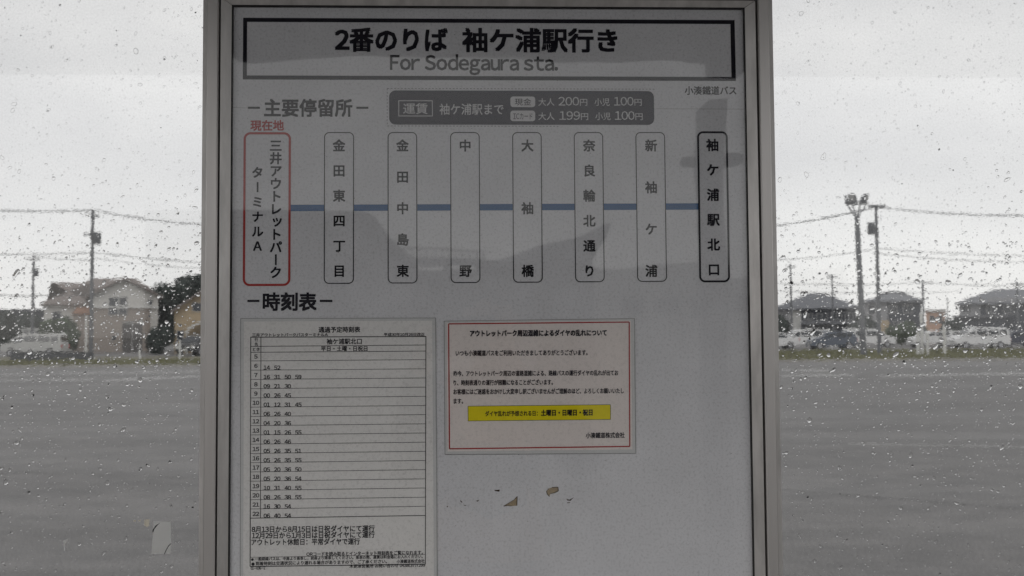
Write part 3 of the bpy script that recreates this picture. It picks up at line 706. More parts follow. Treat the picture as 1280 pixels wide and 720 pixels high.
bot = [Vector((-3.2, -RY, ZR)), Vector((xa - .02, -RY, ZR))] + pts + [Vector((xb + .02, -RY, ZR)), Vector((3.2, -RY, ZR))]
q = MB(); poly = bot + [Vector((3.2, -RY, ZR + .16)), Vector((-3.2, -RY, ZR + .16))]
q.prism(poly, (0, .045, 0)); q.build('fascia', mat('fascia_grey', (.10, .10, .105), .6), sh)
for x in (-2.9, 2.9):
    q = MB(); q.box((x - .04, .045, .13), (x + .04, .125, ZR + .02)); q.build('post', ALU, sh)
q = MB(); q.box((-2.86, .06, .15), (2.86, .11, .22)); q.build('sill_rail', ALU, sh)
GF = wet_glass('glass_inner_face', .0, 0, 1, 1); GB = wet_glass('glass_wet_face', .035, .0000065, 520, 190)
q = MB(); q.box((-2.86, .080, .22), (2.86, .086, ZR + .02)); gp_ = q.build('glass_pane', [GF, GB], sh)
for p in gp_.data.polygons:
    p.material_index = 1 if p.normal.y > .5 else 0

# raindrops clinging to the outer face: far too many to count
WATER = bpy.data.materials.new('water'); WATER.use_nodes = True; _n = WATER.node_tree.nodes; _n.clear()
_o = _n.new('ShaderNodeOutputMaterial'); _g = _n.new('ShaderNodeBsdfGlass'); _g.inputs['IOR'].default_value = 1.33; _g.inputs['Roughness'].default_value = 0
WATER.node_tree.links.new(_g.outputs[0], _o.inputs[0])
def drops(name, x0, x1, z0, z1, n, label):
    vs = []; fs = []; sm = []
    K = 8; YB = .0861
    for _ in range(n):
        x = rng.uniform(x0, x1); z = rng.uniform(z0, z1)
        band = math.exp(-((z - 1.47) / .09) ** 2)
        if rng.random() > .62 + .5 * band: continue
        r = (.00043 if z > 1.56 else .00049) * math.exp(rng.gauss(0, .56)) * (1 + .25 * band); r = min(r, .0030)
        ang = rng.gauss(.75, .35) if rng.random() < .7 else rng.uniform(0, pi); el = 1 + abs(rng.gauss(0, .45))
        ca, sa = cos(ang), sin(ang); hgt = r * (rng.uniform(.20, .42) if z > 1.56 else rng.uniform(.42, .70)); ph = rng.uniform(0, 6.28); am = rng.uniform(.05, .28)
        k0 = len(vs)
        for f, hh in ((1, 0), (.86, .34), (.52, .80)):
            for k in range(K):
                t = 2 * pi * k / K; rr_ = r * f * (1 + am * sin(2 * t + ph) + am * .6 * sin(3 * t + 2 * ph))
                a_, b_ = cos(t) * rr_ * el, sin(t) * rr_
                vs.append((x + a_ * ca - b_ * sa, YB + hgt * hh, z + a_ * sa + b_ * ca))
        vs.append((x, YB + hgt, z))
        for rg in (0, 1):
            for k in range(K):
                a_, b_ = k0 + rg * K + k, k0 + rg * K + (k + 1) % K
                fs.append((a_, a_ + K, b_ + K, b_)); sm.append(True)
        for k in range(K): fs.append((k0 + 2 * K + k, k0 + 3 * K, k0 + 2 * K + (k + 1) % K)); sm.append(True)
        fs.append(tuple(k0 + k for k in range(K))); sm.append(False)
    me = bpy.data.meshes.new(name); me.from_pydata(vs, [], fs); me.polygons.foreach_set('use_smooth', sm); me.materials.append(WATER)
    o = bpy.data.objects.new(name, me); COL.objects.link(o)
    return setp(o, label, 'raindrops', kind='stuff')
drops('raindrops', -.72, -.28, .95, 2.0, 18000, 'clear raindrops clinging to the glass left of the sign')
drops('raindrops', .30, .80, .95, 2.0, 19500, 'clear raindrops clinging to the glass right of the sign')

drops('raindrops', -1.5, -.72, .6, 2.0, 6000, 'sparse raindrops on the far left stretch of the shelter glass')
drops('raindrops', .80, 1.6, .6, 2.0, 6000, 'sparse raindrops on the far right stretch of the shelter glass')
# stickers on the inner face of the glass (left)
class Gl(Ink): y = .0795
def patch(name, pts, m, label, cat=None, parent=None, y=.0797, th=.0004):
    q = MB(); q.add([P(px, py, y - th) for px, py in pts], [tuple(range(len(pts)))]); o = q.build(name, m, parent)   # a sticker is one sheet of film
    if cat: setp(o, label, cat)
    return o
st = thing('sticker', 'torn white rectangular sticker on the glass at lower left', 'sticker', P(201, 672, .0795))
patch('sticker_face', [(191.5, 652), (213.3, 651.5), (214, 679), (213.3, 692.5), (189.3, 692.8), (190.5, 677), (191.3, 666)], WPLAS, '', parent=st)
q = MB(); q.prism([P(x, y, .0792) for x, y in ((190.4, 664), (192, 660.5), (195, 656.5), (200, 653.6), (196, 657.5), (193, 661.5), (191.5, 665.5))], (0, -.0002, 0)); q.build('tear', INK, st)
q = MB(); q.prism([P(x, y, .0792) for x, y in ((205, 692.6), (207.5, 687), (210.5, 682), (213.8, 679), (213.9, 679.8), (211, 682.8), (208.2, 687.5), (206, 692.6))], (0, -.0002, 0)); q.build('tear', INK, st)
patch('sticker', [(180.5, 649.5), (186.7, 649), (186.5, 657.5), (184, 659), (180.2, 657)], CREAM, 'tiny cream sticker scrap left of the torn white sticker', 'sticker')
patch('sticker', [(166.8, 650.5), (169.8, 650), (169.5, 652), (167, 652)], CREAM, 'leftmost of the tiny pale specks by the cream scrap', 'sticker')
patch('sticker', [(173, 650), (176, 650), (175.5, 651.8), (173.2, 651.8)], CREAM, 'pale speck between the leftmost speck and the cream scrap', 'sticker')
patch('sticker', [(79, 675.5), (84.5, 674), (83.5, 678), (81.5, 680), (81.2, 688.5), (80, 688.5), (80, 680)], WPLAS, 'thin torn white scrap of tape near the lower left corner', 'sticker')

# ------------------------------------------------------------------ THE SIGN CASE
UL_, UR_ = -.2661, .3006; VT = .3625 + EYE; VB = .86     # opening of the frame
sg = thing('bus_stop_sign', 'aluminium framed bus stop notice case with white route panel', 'sign', (0.017, .02, .13))
q = MB(); q.box((UL_ - .01, 0, VB - .01), (UR_ + .01, .012, VT + .01)); panel = q.build('panel', PANEL, sg)
# inner glazing beads (mitred, sloping)
def bead(a, b, name='bead'):
    pass
wi = .0107
def mitred(o0, o1, i0, i1, yo, yi, ybk, name, m):
    q = MB(); q.add([(o0[0], yo, o0[1]), (o1[0], yo, o1[1]), (i1[0], yi, i1[1]), (i0[0], yi, i0[1]),
                     (o0[0], ybk, o0[1]), (o1[0], ybk, o1[1]), (i1[0], ybk, i1[1]), (i0[0], ybk, i0[1])],
                    [(0, 1, 2, 3), (7, 6, 5, 4), (0, 4, 5, 1), (2, 6, 7, 3), (1, 5, 6, 2), (0, 3, 7, 4)])
    return q.build(name, m, sg)
ol, orr, ot, ob = UL_ - wi, UR_ + wi, VT + .0066, VB - wi
e = .0003
mitred((ol, ob + e), (ol, ot - e), (UL_, VB + e), (UL_, VT - e), -.0085, -.0048, -.0022, 'glazing_bead', ALUB)
mitred((orr, ob + e), (orr, ot - e), (UR_, VB + e), (UR_, VT - e), -.0085, -.0048, -.0022, 'glazing_bead', ALUB)
mitred((ol + e, ot), (orr - e, ot), (UL_ + e, VT), (UR_ - e, VT), -.0085, -.0048, -.0022, 'glazing_bead', ALUB)
mitred((ol + e, ob), (orr - e, ob), (UL_ + e, VB), (UR_ - e, VB), -.0085, -.0048, -.0022, 'glazing_bead', ALUB)
# gasket between bead and glass
g_ = .0012
for a, b_ in (((UL_, VB), (UL_ + g_, VT)), ((UR_ - g_, VB), (UR_, VT)), ((UL_, VT - g_), (UR_, VT)), ((UL_, VB), (UR_, VB + g_))):
    q = MB(); q.box((a[0], -.0046, a[1]), (b_[0], -.0002, b_[1])); q.build('gasket', GASKET, sg)
# cover glass
q = MB(); q.box((UL_ + .0002, -.0043, VB + .0002), (UR_ - .0002, -.0025, VT - .0002)); q.build('cover_glass', thin_glass('cover_glass'), sg)
# posts left and right: face, groove, thin outer lip
for s, e0, f0, f1, l1 in ((-1, ol, ol - .0018, -.2912, -.2966), (1, orr, orr + .0022, .3258, .3312)):
    q = MB(); q.box((e0, -.003, .13), (f0, .03, 2.245)); q.build('groove', GASKET, sg)
    q = MB(); x0, x1 = sorted((f0, f1)); c = .0012
    q.prism([(x0, -.0098, .13), (x0 + c, -.0112, .13), (x1 - c, -.0112, .13), (x1, -.0098, .13), (x1, .04, .13), (x0, .04, .13)], (0, 0, 2.12)); q.build('post', ALU, sg)
    q = MB(); x0, x1 = sorted((f1, l1)); x0 += .0006 * (s > 0); x1 -= .0006 * (s < 0)
    q.box((x0, -.006, .13), (x1, .038, 2.25)); q.build('post_edge', ALUB, sg)
q = MB(); q.box((ol - .0005, -.003, ot + .0004), (orr + .0005, .03, ot + .045)); q.build('top_gap', DARKM, sg)  # solid filler, its near-black colour stands in for the dark recess
q = MB(); q.box((ol, -.0105, ot + .045), (orr, .035, ot + .09)); q.build('top_rail', ALU, sg)
q = MB(); q.box((ol, -.0105, ob - .05), (orr, .035, ob - .0004)); q.build('bottom_rail', ALU, sg)
for x in (-.28, .315):
    q = MB(); q.box((x - .02, .0385, 1.9), (x + .02, .079, 1.94)); q.build('glass_clamp', ALU, sg)

def ink(name, m, y=-.0003): i = Ink(); i.y = y; i.n_ = name; i.m_ = m; return i
def done(i, parent, label=None):
    o = i.build(i.n_, i.m_, parent)
    if label: o['label'] = label
    return o
# header frame + title
i = ink('header_border', INK)
C = [(304, 22.3), (918.2, 25.2), (919.8, 101.3), (303.6, 99.3)]; I2 = [(309, 27.4), (912.9, 30.2), (914.3, 96.3), (308.6, 94.4)]
q4 = [uv(*p) for p in C + I2]; i.add([(u, i.y, v) for u, v in q4], [(0, 1, 5, 4), (1, 2, 6, 5), (2, 3, 7, 6), (3, 0, 4, 7)]); done(i, panel)
i = ink('title_lettering', INK); i.txt('2番のりば', (418.5, 64), (560, 64.3), 32, .04); i.txt('袖ケ浦駅行き', (577.5, 64.5), (772, 65), 32, .04); done(i, panel)
i = ink('english_lettering', INKS); i.txt('For Sodegaura sta.', (487.5, 87), (697.5, 88), 24.5, .028, 0); done(i, panel)
i = ink('operator_lettering', INKS); i.txt('小湊鐵道バス', (856, 118.5), (920.5, 118.6), 11.8, .024); done(i, panel)
i = ink('route_heading', INKS); i.line((310, 134.8), (325, 134.8), 2.6); i.line((445.5, 134.8), (460.5, 134.8), 2.6); i.txt('主要停留所', (330, 145.6), (440.5, 145.6), 23.5, .034); done(i, panel)
i = ink('here_lettering', RED); i.txt('現在地', (313, 163.2), (355, 163.2), 14, .034); done(i, panel)
# fare label
i = ink('fare_label', INKN); i.rr(486.5, 113.5, 817.5, 156, 8); fl = done(i, panel)
i = ink('fare_lettering', WHT, -.0006)
i.rr(498, 125.6, 541, 145.6, .3, 1.0); i.txt('運賃', (504, 142.4), (534.5, 142.4), 14.5, .012); i.txt('袖ケ浦駅まで', (549.5, 143.5), (629.5, 143.5), 15, .012)
i.rr(638, 120.8, 669, 134, 3.5); i.rr(638, 138.4, 669, 151.6, 3.5)
for yb, v, o_ in ((132.4, '200', 0), (150.2, '199', 0)):
    dx = 0 if v == '200' else 1.2
    i.txt('大人', (673, yb), (693, yb), 10.5, .006); i.txt(v, (698 + dx, yb - .4), (724 + dx, yb - .4), 14.6, .004, 0); i.txt('円', (725 + dx, yb), (734 + dx, yb), 10, .006)
    i.txt('小児', (743 + dx, yb), (762 + dx, yb), 10.5, .006); i.txt('100', (767.5 + dx, yb - .4), (792 + dx, yb - .4), 14.6, .004, 0); i.txt('円', (793 + dx, yb), (802 + dx, yb), 10, .006)
done(i, fl) if False else done(i, panel)
i = ink('pill_lettering', INKN, -.0009); i.txt('現金', (643.5, 132), (664, 132), 9.6, .006); i.txt('ICカード', (641.5, 149.8), (665.5, 149.8), 9.6, .004); done(i, panel)
i = ink('label_perforation', mat('perforation', (.22, .22, .23), .7))
def dash(a, b, n):
    for k in range(n):
        f0, f1 = k / n, (k + .55) / n
        i.line((a[0] + (b[0] - a[0]) * f0, a[1] + (b[1] - a[1]) * f0), (a[0] + (b[0] - a[0]) * f1, a[1] + (b[1] - a[1]) * f1), .8)
dash((484, 110.6), (820, 111.6), 78); dash((484, 157.5), (700, 158), 50); dash((484, 110.6), (484, 157.5), 11); done(i, panel)
i = ink('film_seam', SEAM); i.line((291, 134.5), (310, 135), .5); i.line((820, 136), (934, 136.5), .6); done(i, panel)
# route line and stops
i = ink('route_line', BLUE)
xs = [(363.3, 405), (442.5, 484.7), (521.7, 563), (600, 640.7), (677.7, 718), (754.7, 795.3), (832.3, 872.8)]
yl = lambda x: 260 - (x - 365) / 507 * 1.9
for a, b_ in xs: i.quad((a, yl(a) + 4.0), (b_, yl(b_) + 4.0), (b_, yl(b_) - 4.0), (a, yl(a) - 4.0))
done(i, panel)
i = ink('current_stop_box', RED); i.rr(304, 165.3, 363.4, 357.6, 8.5, 2.8); i.y = -.0004; done(i, panel)
i = ink('stop_lettering', INK)
i.chars('三井アウトレットパーク', [(344.8, 182 + k * 15.85) for k in range(11)], 15.8, .034)
i.chars('ターミナルA', [(322, 215.5 + k * 18.45) for k in range(6)], 15, .034); done(i, panel)
for j, (x0, x1, s_) in enumerate(((405, 442.5, '金田東四丁目'), (484.6, 521.6, '金田中島東'), (563, 600, '中野'), (640.8, 677.7, '大袖橋'), (718, 754.8, '奈良輪北通り'), (795.3, 832.4, '新袖ケ浦'))):
    i = ink('stop_box', INKS, -.0004); i.rr(x0, 165.2, x1, 354.8 - j * .5, 6.5, 1.15); done(i, panel)
    i = ink('stop_lettering', INKS); n = len(s_); cx = (x0 + x1) / 2
    i.chars(s_, [(cx + .4 * (k / (n - 1)), 182 + k * 156.6 / (n - 1)) for k in range(n)], 15.8, .034); done(i, panel)
i = ink('terminal_stop_box', INK, -.0004); i.rr(872.6, 164.2, 911, 353, 7.5, 2.5); done(i, panel)
i = ink('stop_lettering', INK); i.chars('袖ケ浦駅北口', [(890.6 + k * .35, 181.3 + k * 31.1) for k in range(6)], 16.2, .04); done(i, panel)
i = ink('timetable_heading', INK); i.line((309.3, 376.2), (324.4, 376.2), 2.8); i.line((399.8, 376.2), (415.6, 376.2), 2.8); i.txt('時刻表', (328.3, 388), (396, 388), 23.5, .04); done(i, panel)
# peeled patches
def peel(pts):
    i = ink('peeled_patch', TAN, -.0002); c = [sum(p[0] for p in pts) / len(pts), sum(p[1] for p in pts) / len(pts)]
    q4 = [uv(*p) for p in pts]; i.add([(u, i.y, v) for u, v in q4], [tuple(range(len(pts)))[::-1]]); o = done(i, panel)
    i = ink('peel_edge', BROWN, -.0003)
    for k in range(len(pts)):
        if rng.random() < .8: i.line(pts[k], pts[(k + 1) % len(pts)], rng.uniform(.5, 1.1))
    done(i, panel)
peel([(629.5, 632.5), (637, 628), (643, 624.5), (646.5, 620.5), (646, 632), (640, 632.5), (634, 632)])
peel([(683, 614), (686, 610.5), (690, 609.2), (697.5, 609), (698, 613.5), (693, 616), (688, 617), (686.8, 620.5), (684, 617.5)])
for pts in ([(617.5, 612.5), (625, 612), (624, 614.6), (619.5, 614)], [(708, 623.5), (711.5, 624.5), (717.5, 621.5), (713, 626), (709, 625.5)], [(708.5, 628), (713, 627.8), (712, 628.8), (709, 628.8)],
            [(575, 625), (577, 626.2), (578, 628.5), (576, 627.5)], [(579, 631), (583.5, 631.5), (581.5, 632.3)], [(594.5, 626), (599, 624.8), (597.5, 627)], [(558.5, 632.4), (560, 632.4), (560, 633.9), (558.5, 633.9)]):
    i = ink('peeled_speck', BROWN, -.0003); q4 = [uv(*p) for p in pts]; i.add([(u, i.y, v) for u, v in q4], [tuple(range(len(pts)))[::-1]]); done(i, panel)
# dirt flecks
i = ink('dirt_flecks', BROWN, -.0004)
for _ in range(150):
    x = rng.uniform(292, 935); y = rng.uniform(12, 718); w = rng.uniform(.3, .9)
    i.line((x, y), (x + w * rng.uniform(.5, 2), y + rng.uniform(-.6, .6)), rng.uniform(.25, .6))
o = done(i, panel); o['kind'] = 'stuff'

# ------------------------------------------------------------------ timetable sheet
def solid(name, pts, y0, y1, m, parent):
    q = MB(); q.prism([(uv(*p)[0], y0, uv(*p)[1]) for p in pts], (0, y1 - y0, 0)); return q.build(name, m, parent)
tt = thing('timetable_sheet', 'laminated timetable sheet of departure minutes under the timetable heading', 'timetable', (uv(423, 560)[0], -.001, uv(423, 560)[1]))
lam = solid('laminate', [(301.2, 399.5), (303, 398), (542.5, 397.3), (544.5, 398.8), (546.8, 745), (300.6, 747)], -.0012, -.0001, LAMI, tt)
pap = solid('paper', [(305.5, 402), (540.3, 400.8), (542.6, 741), (304.3, 743)], -.0015, -.0005, PAPER, tt)
y_ = -.0018
LN = mat('rule_ink', (.05, .05, .05), .7, spec=.1)
i = ink('ruled_lines', LN, y_)
i.line((313.9, 421.5), (532.5, 420.6), 1.0); i.line((313.9, 421.0), (313.1, 707.7), 1.0); i.line((532.5, 420.2), (531.8, 704.7), .9); i.line((326.6, 421.5), (326.0, 647.3), .8); i.line((313.1, 707.7), (531.8, 704.7), 1.1)
i.line((313.9, 433), (532.5, 431.2), .7); i.line((313.9, 440.4), (532.5, 438.8), .7)
for k in range(18): i.line((313.7, 451.1 + k * 11.545), (532.3, 449.5 + k * 11.44), .6 if k < 17 else .9)
i.line((313.2, 696.2), (531.9, 692.6), .5)
done(i, pap)
i = ink('header_lettering', INKS, y_)
i.txt('通過予定時刻表', (398.5, 415.7), (450.5, 415.4), 7.6, .0); i.txt('三井アウトレットパークバスターミナルA', (315.6, 420.8), (410.2, 420.4), 4.6, .0); i.txt('平成30年10月26日改正', (480, 420.2), (531, 420), 4.4, .004)
i.txt('行', (318.8, 426.7), (322.8, 426.7), 4.6, 0); i.txt('先', (318.8, 432.4), (322.8, 432.4), 4.6, 0); i.txt('とき', (316.3, 439), (325, 438.9), 4.8, 0)
i.txt('袖ケ浦駅北口', (408.5, 430.3), (452.5, 430), 7.4, .004); i.txt('平日・土曜・日祝日', (401.5, 438.9), (459.5, 438.6), 6.6, 0); done(i, pap)
rows = {5: '', 6: '14 52', 7: '16 31 50 59', 8: '09 21 30', 9: '00 26 45', 10: '01 12 31 45', 11: '06 26 40', 12: '04 20 36', 13: '01 15 26 55', 14: '06 26 46', 15: '05 26 35 51',
        16: '05 26 35 55', 17: '05 20 36 50', 18: '05 20 36 54', 19: '10 31 40 55', 20: '08 26 38 55', 21: '16 30 54', 22: '06 40 54'}
i = ink('hour_lettering', INKS, y_); jn = ink('minute_lettering', INKS, y_)
for h_, s_ in rows.items():
    k = h_ - 5; yb = 440.2 + k * 11.55; w = 4.3 if h_ < 10 else 8.4
    i.txt(str(h_), (320.3 - w / 2, yb + 7.9), (320.3 + w / 2, yb + 7.85), 6.5, .0, 0)
    for c_, t_ in enumerate(s_.split()):
        x = 329.8 + c_ * 13.1; jn.txt(t_, (x, yb + 10.3), (x + 8.2, yb + 10.25), 6.7, .002, 0)
done(i, pap); done(jn, pap)
i = ink('note_lettering', INKS, y_)
i.txt('8月13日から8月15日は日祝ダイヤにて運行', (315, 665.3), (468.5, 664), 8.3, .002); i.txt('12月29日から1月3日は日祝ダイヤにて運行', (315.3, 673), (468.5, 671.8), 8.3, .002); i.txt('アウトレット休館日：平常ダイヤで運行', (314.5, 681.3), (450, 680.2), 8.3, .002)
i.txt('QRコードを読み取るとインターネット時刻表をご覧になれます。', (383.3, 694.8), (528.8, 692.6), 5.3, .004)
i.txt('一般路線バスは、中扉より乗車し、前扉より降車してください。乗車の際、運賃は料金箱にお入れください。', (319, 700.4), (528.5, 697.2), 4.4, .004)
i.txt('到着時刻は交通状況により遅れる場合がありますので、ご了承ください。', (320, 706.4), (484, 703.6), 5.0, .006); i.txt('小湊鐵道株式会社', (496, 703.6), (531, 703), 4.8, .006)
i.txt('木更津営業所 お問い合わせ 0438(37)7299', (437, 709.6), (531.6, 708.2), 4.8, .006); i.txt('01-636-2', (313.8, 711.6), (332, 711.2), 4.6, 0, 0)
i.rr(314.2, 697.3, 317.6, 700.7, 1.7); i.rr(314.6, 702.6, 318.8, 706.8, 2.1)
done(i, pap)

EDG = mat('laminate_edge', (.22, .22, .22), .6)
i = ink('laminate_edge', EDG, -.0014); Cb = [(301.2, 398.2), (544.5, 397.5), (546.8, 744), (300.6, 746)]
for k in range(4): i.line(Cb[k], Cb[(k + 1) % 4], .55)
done(i, lam)
# ------------------------------------------------------------------ delay notice
nn = thing('notice_sheet', 'laminated notice with red border and yellow bar right of the timetable', 'notice', (uv(675, 485)[0], -.001, uv(675, 485)[1]))
lam = solid('laminate', [(555, 402.5), (557, 401), (791, 397.8), (793, 399.5), (794.7, 565), (793, 566.8), (558, 568.4), (556, 567)], -.0012, -.0001, LAMI, nn)
pap = solid('paper', [(558.5, 403.5), (788.5, 400.6), (790.2, 561.5), (559.6, 564)], -.0015, -.0005, PINK, nn)
i = ink('laminate_edge', EDG, -.0014); Cb = [(555.2, 401.4), (792.8, 398.2), (794.5, 566.5), (556.3, 568)]
for k in range(4): i.line(Cb[k], Cb[(k + 1) % 4], .6)
done(i, lam)
i = ink('red_border', DRED, y_)
C = [(560.8, 404.9), (786.2, 402.6), (786.9, 557.8), (561.9, 560.8)]
for k in range(4): i.line(C[k], C[(k + 1) % 4], 1.5)
done(i, pap)
i = ink('yellow_bar', YEL, -.0017); i.quad((585.2, 526), (763, 524.2), (762.8, 505.7), (585, 507.6)); yb_ = done(i, pap)
i = ink('bar_outline', mat('bar_edge', (.12, .13, .03), .7), -.0019); Cb = [(585, 507.6), (762.8, 505.7), (763, 524.2), (585.2, 526)]
for k in range(4): i.line(Cb[k], Cb[(k + 1) % 4], .6)
done(i, pap)
i = ink('notice_lettering', INK, -.0020)
i.txt('アウトレットパーク周辺混雑によるダイヤの乱れについて', (587.4, 420.6), (758.3, 419.7), 8.3, .05)
i.txt('いつも小湊鐵道バスをご利用いただきましてありがとうございます。', (569.7, 445), (734.3, 444), 7.4, .0)
i.txt('昨今、アウトレットパーク周辺の道路混雑による、路線バスの運行ダイヤの乱れが出てお', (567, 470.3), (772.6, 469.2), 7.2, .0)
i.txt('り、時刻表通りの運行が困難になることがございます。', (567, 481.8), (691, 480.9), 7.2, .0)
i.txt('お客様にはご迷惑をおかけし大変申し訳ございませんがご理解のほど、よろしくお願いいたし', (566.8, 493), (779.5, 491.6), 7.2, .0)
i.txt('ます。', (567, 504.6), (579, 504.5), 7.2, .0)
i.txt('ダイヤ乱れが予想される日：', (606.5, 520.2), (672, 519.6), 7.0, -.004); i.txt('土曜日・日曜日・祝日', (676, 519.6), (740.5, 519), 8.0, .055)
i.txt('小湊鐵道株式会社', (732, 547.6), (780.5, 547), 7.4, .002)
done(i, pap)

# ------------------------------------------------------------------ behind the camera (seen mirrored in the cover glass)
def mirrored_prism(name, label, cat, pts, yr, depth, m, extra=None):
    p = [MR(x, y, yr) for x, y in pts]; base = Vector((sum(v.x for v in p) / len(p), -yr, 0))
    t = thing(name, label, cat, base); q = MB(); q.prism(p, (0, -depth, 0)); q.build('wall', m, t); return t
g0 = lambda x, yr: (x, 420 + 1.45 / (yr + D) * FPX)
M_PALE = mat('mall_pale', (.45, .45, .44), .8, 0, .05, .5); M_GREY = mat('mall_grey', (.14, .14, .145), .8, 0, .1, .5); M_CAN = mat('canopy_grey', (.20, .20, .22), .7)
sheet('plaza', -200, -400, 200, -40, .002, PAVE)
def facade(t, x0, x1, ytop, ybot, yr, n, m=PANE):
    for k in range(n):
        a = x0 + (x1 - x0) * (k + .15) / n; b_ = x0 + (x1 - x0) * (k + .85) / n
        p0 = MR(a, ybot, yr); p1 = MR(b_, ytop, yr); q = MB(); q.box((p0.x, -yr + .05, p0.z), (p1.x, -yr - .03, p1.z)); q.build('window', m, t)
yr = 60
t = mirrored_prism('mall_building', 'grey flat-roofed building opposite the shelter with sloping end', 'building', [g0(180, yr), g0(505, yr), (505, 318), (466, 272), (455, 266), (180, 262)], yr, 14, M_GREY)
facade(t, 190, 440, 330, 370, yr, 6)
yr = 52
t = mirrored_prism('mall_building', 'pale building block opposite the shelter behind the grey canopy', 'building', [g0(756, yr), g0(1060, yr), (1060, 332), (906, 352), (904, 330), (756, 336)], yr, 12, M_PALE)
facade(t, 770, 1040, 372, 392, yr, 6)
yr = 34
t = thing('entrance_canopy', 'large grey entrance canopy with pointed rising roof opposite the shelter', 'canopy', (MR(690, 300, yr).x, -yr, 0))
p = [MR(x, y, yr) for x, y in ((603, 326), (650, 316), (700, 302), (764, 280), (756, 302), (742, 326))]; q = MB(); q.prism(p, (0, -10, 0)); q.build('canopy_roof', M_CAN, t)
for px in (622, 660, 700, 735):
    a = MR(px, 322, yr); q = MB(); q.box((a.x - .25, -yr - 1, 0), (a.x + .25, -yr - 1.5, a.z)); q.build('column', M_CAN, t)
a = MR(610, 326, yr); b_ = MR(742, 360, yr); q = MB(); q.box((a.x, -yr - 2, a.z), (b_.x, -yr - 9, 0)); q.build('shop_front', M_GREY, t)
yr = 70
t = mirrored_prism('low_building', 'long low grey building under and behind the footbridge', 'building', [g0(480, yr), g0(780, yr), (780, 336), (600, 338), (480, 335)], yr, 10, M_GREY)
facade(t, 500, 610, 345, 372, yr, 4)
yr = 40
t = thing('footbridge', 'slim raised footbridge with railing between building and canopy', 'footbridge', (MR(556, 320, yr).x, -yr, 0))
a = MR(498, 324, yr); b_ = MR(612, 329, yr); q = MB(); q.box((a.x, -yr, a.z), (b_.x, -yr - 2, b_.z)); q.build('deck', M_CAN, t)
for k in range(12):
    x = a.x + (b_.x - a.x) * (k + .5) / 12; q = MB(); q.box((x - .04, -yr - .01, a.z), (x + .04, -yr - .06, a.z + .35)); q.build('baluster', STEEL, t)
q = MB(); q.box((a.x, -yr, a.z + .35), (b_.x, -yr - .07, a.z + .42)); q.build('handrail', STEEL, t)
for k in (.1, .5, .9):
    x = a.x + (b_.x - a.x) * k; q = MB(); q.box((x - .15, -yr - .8, 0), (x + .15, -yr - 1.2, a.z - .17)); q.build('pier', M_CAN, t)
# stop marker column in front of the shelter
yr = 1.95
c0 = MR(873, 125, yr); c1 = MR(905, 122, yr)
t = thing('stop_column', 'slim grey column with rounded cross plate standing at the kerb in front of the shelter', 'column', ((c0.x + c1.x) / 2, -yr, .004))
q = MB(); zc = c1.z; q.prism([(c0.x, -yr, .004), (c1.x, -yr, .004), (c1.x, -yr, zc), (c0.x + .028, -yr, zc), (c0.x, -yr, zc - .03)], (0, -.06, 0)); q.build('shaft', mat('column_grey', (.16, .16, .17), .6), t)
p0 = MR(848, 208.5, yr); p1 = MR(925, 195, yr); r_ = (p1.z - p0.z) / 2; q = MB(); pl = []
for k in range(13): a = -pi / 2 + pi * k / 12; pl.append((p1.x - r_ + cos(a) * r_, -yr + .02, p0.z + r_ + sin(a) * r_))
for k in range(13): a = pi / 2 + pi * k / 12; pl.append((p0.x + r_ + cos(a) * r_, -yr + .02, p0.z + r_ + sin(a) * r_))
q.prism(pl, (0, -.018, 0)); q.build('cross_plate', mat('column_grey', (.16, .16, .17), .6), t)
# ------------------------------------------------------------------ the photographer, seen only mirrored in the cover glass
SKIN = mat('skin', (.42, .27, .20), .55, 0, .05, 20); HAIR = mat('hair_dark', (.02, .016, .014), .6, 0, .3, 60); JACK = mat('jacket_dark', (.035, .04, .055), .85, 0, .2, 30)
TROU = mat('trousers_dark', (.03, .03, .035), .85, 0, .2, 30); SHOE = mat('shoe_black', (.02, .02, .02), .5); PHN = mat('phone_black', (.02, .02, .022), .25)
hc = MR(611, 404, 1.46)
ph = thing('person', 'person in dark jacket holding up a phone, mirrored in the cover glass', 'person', (hc.x, -1.62, .13))
def skinmesh(name, chains, m, parent, sub=1, extra=None):
    verts = []; idx = {}; edges = set(); rad_ = []
    def vid(p, r):
        k = tuple(round(c, 4) for c in p)
        if k not in idx: idx[k] = len(verts); verts.append(Vector(p)); rad_.append(r)
        return idx[k]
    for ch in chains:
        pr = None
        for p, r in ch:
            i = vid(p, r)
            if pr is not None and pr != i: edges.add((min(pr, i), max(pr, i)))
            pr = i
    org = ORG[parent.name]
    me = bpy.data.meshes.new(name + '_cage'); me.from_pydata([v - org for v in verts], list(edges), [])
    o = bpy.data.objects.new(name + '_cage', me); COL.objects.link(o)
    sk = o.modifiers.new('s', 'SKIN'); sk.use_smooth_shade = True
    for k, d in enumerate(me.skin_vertices[0].data):
        r = rad_[k]; d.radius = r if hasattr(r, '__len__') else (r, r); d.use_root = (k == 0)
    ss = o.modifiers.new('d', 'SUBSURF'); ss.levels = ss.render_levels = sub
    dg = bpy.context.evaluated_depsgraph_get(); dg.update()
    m2 = bpy.data.meshes.new_from_object(o.evaluated_get(dg)); bpy.data.objects.remove(o)
    bm_ = bmesh.new(); bm_.from_mesh(m2)
    if extra:
        vs, fs = extra; nv = [bm_.verts.new(Vector(v) - org) for v in vs]
        for f in fs:
            try: bm_.faces.new([nv[i] for i in f])
            except ValueError: pass
    for f in bm_.faces: f.smooth = True; f.material_index = 0
    bm_.to_mesh(m2); bm_.free(); m2.name = name; m2.materials.clear(); m2.materials.append(m)
    q = bpy.data.objects.new(name, m2); COL.objects.link(q); q.parent = parent; ORG[q.name] = org; return q
hx = hc.x; hy = hc.y; hz = hc.z
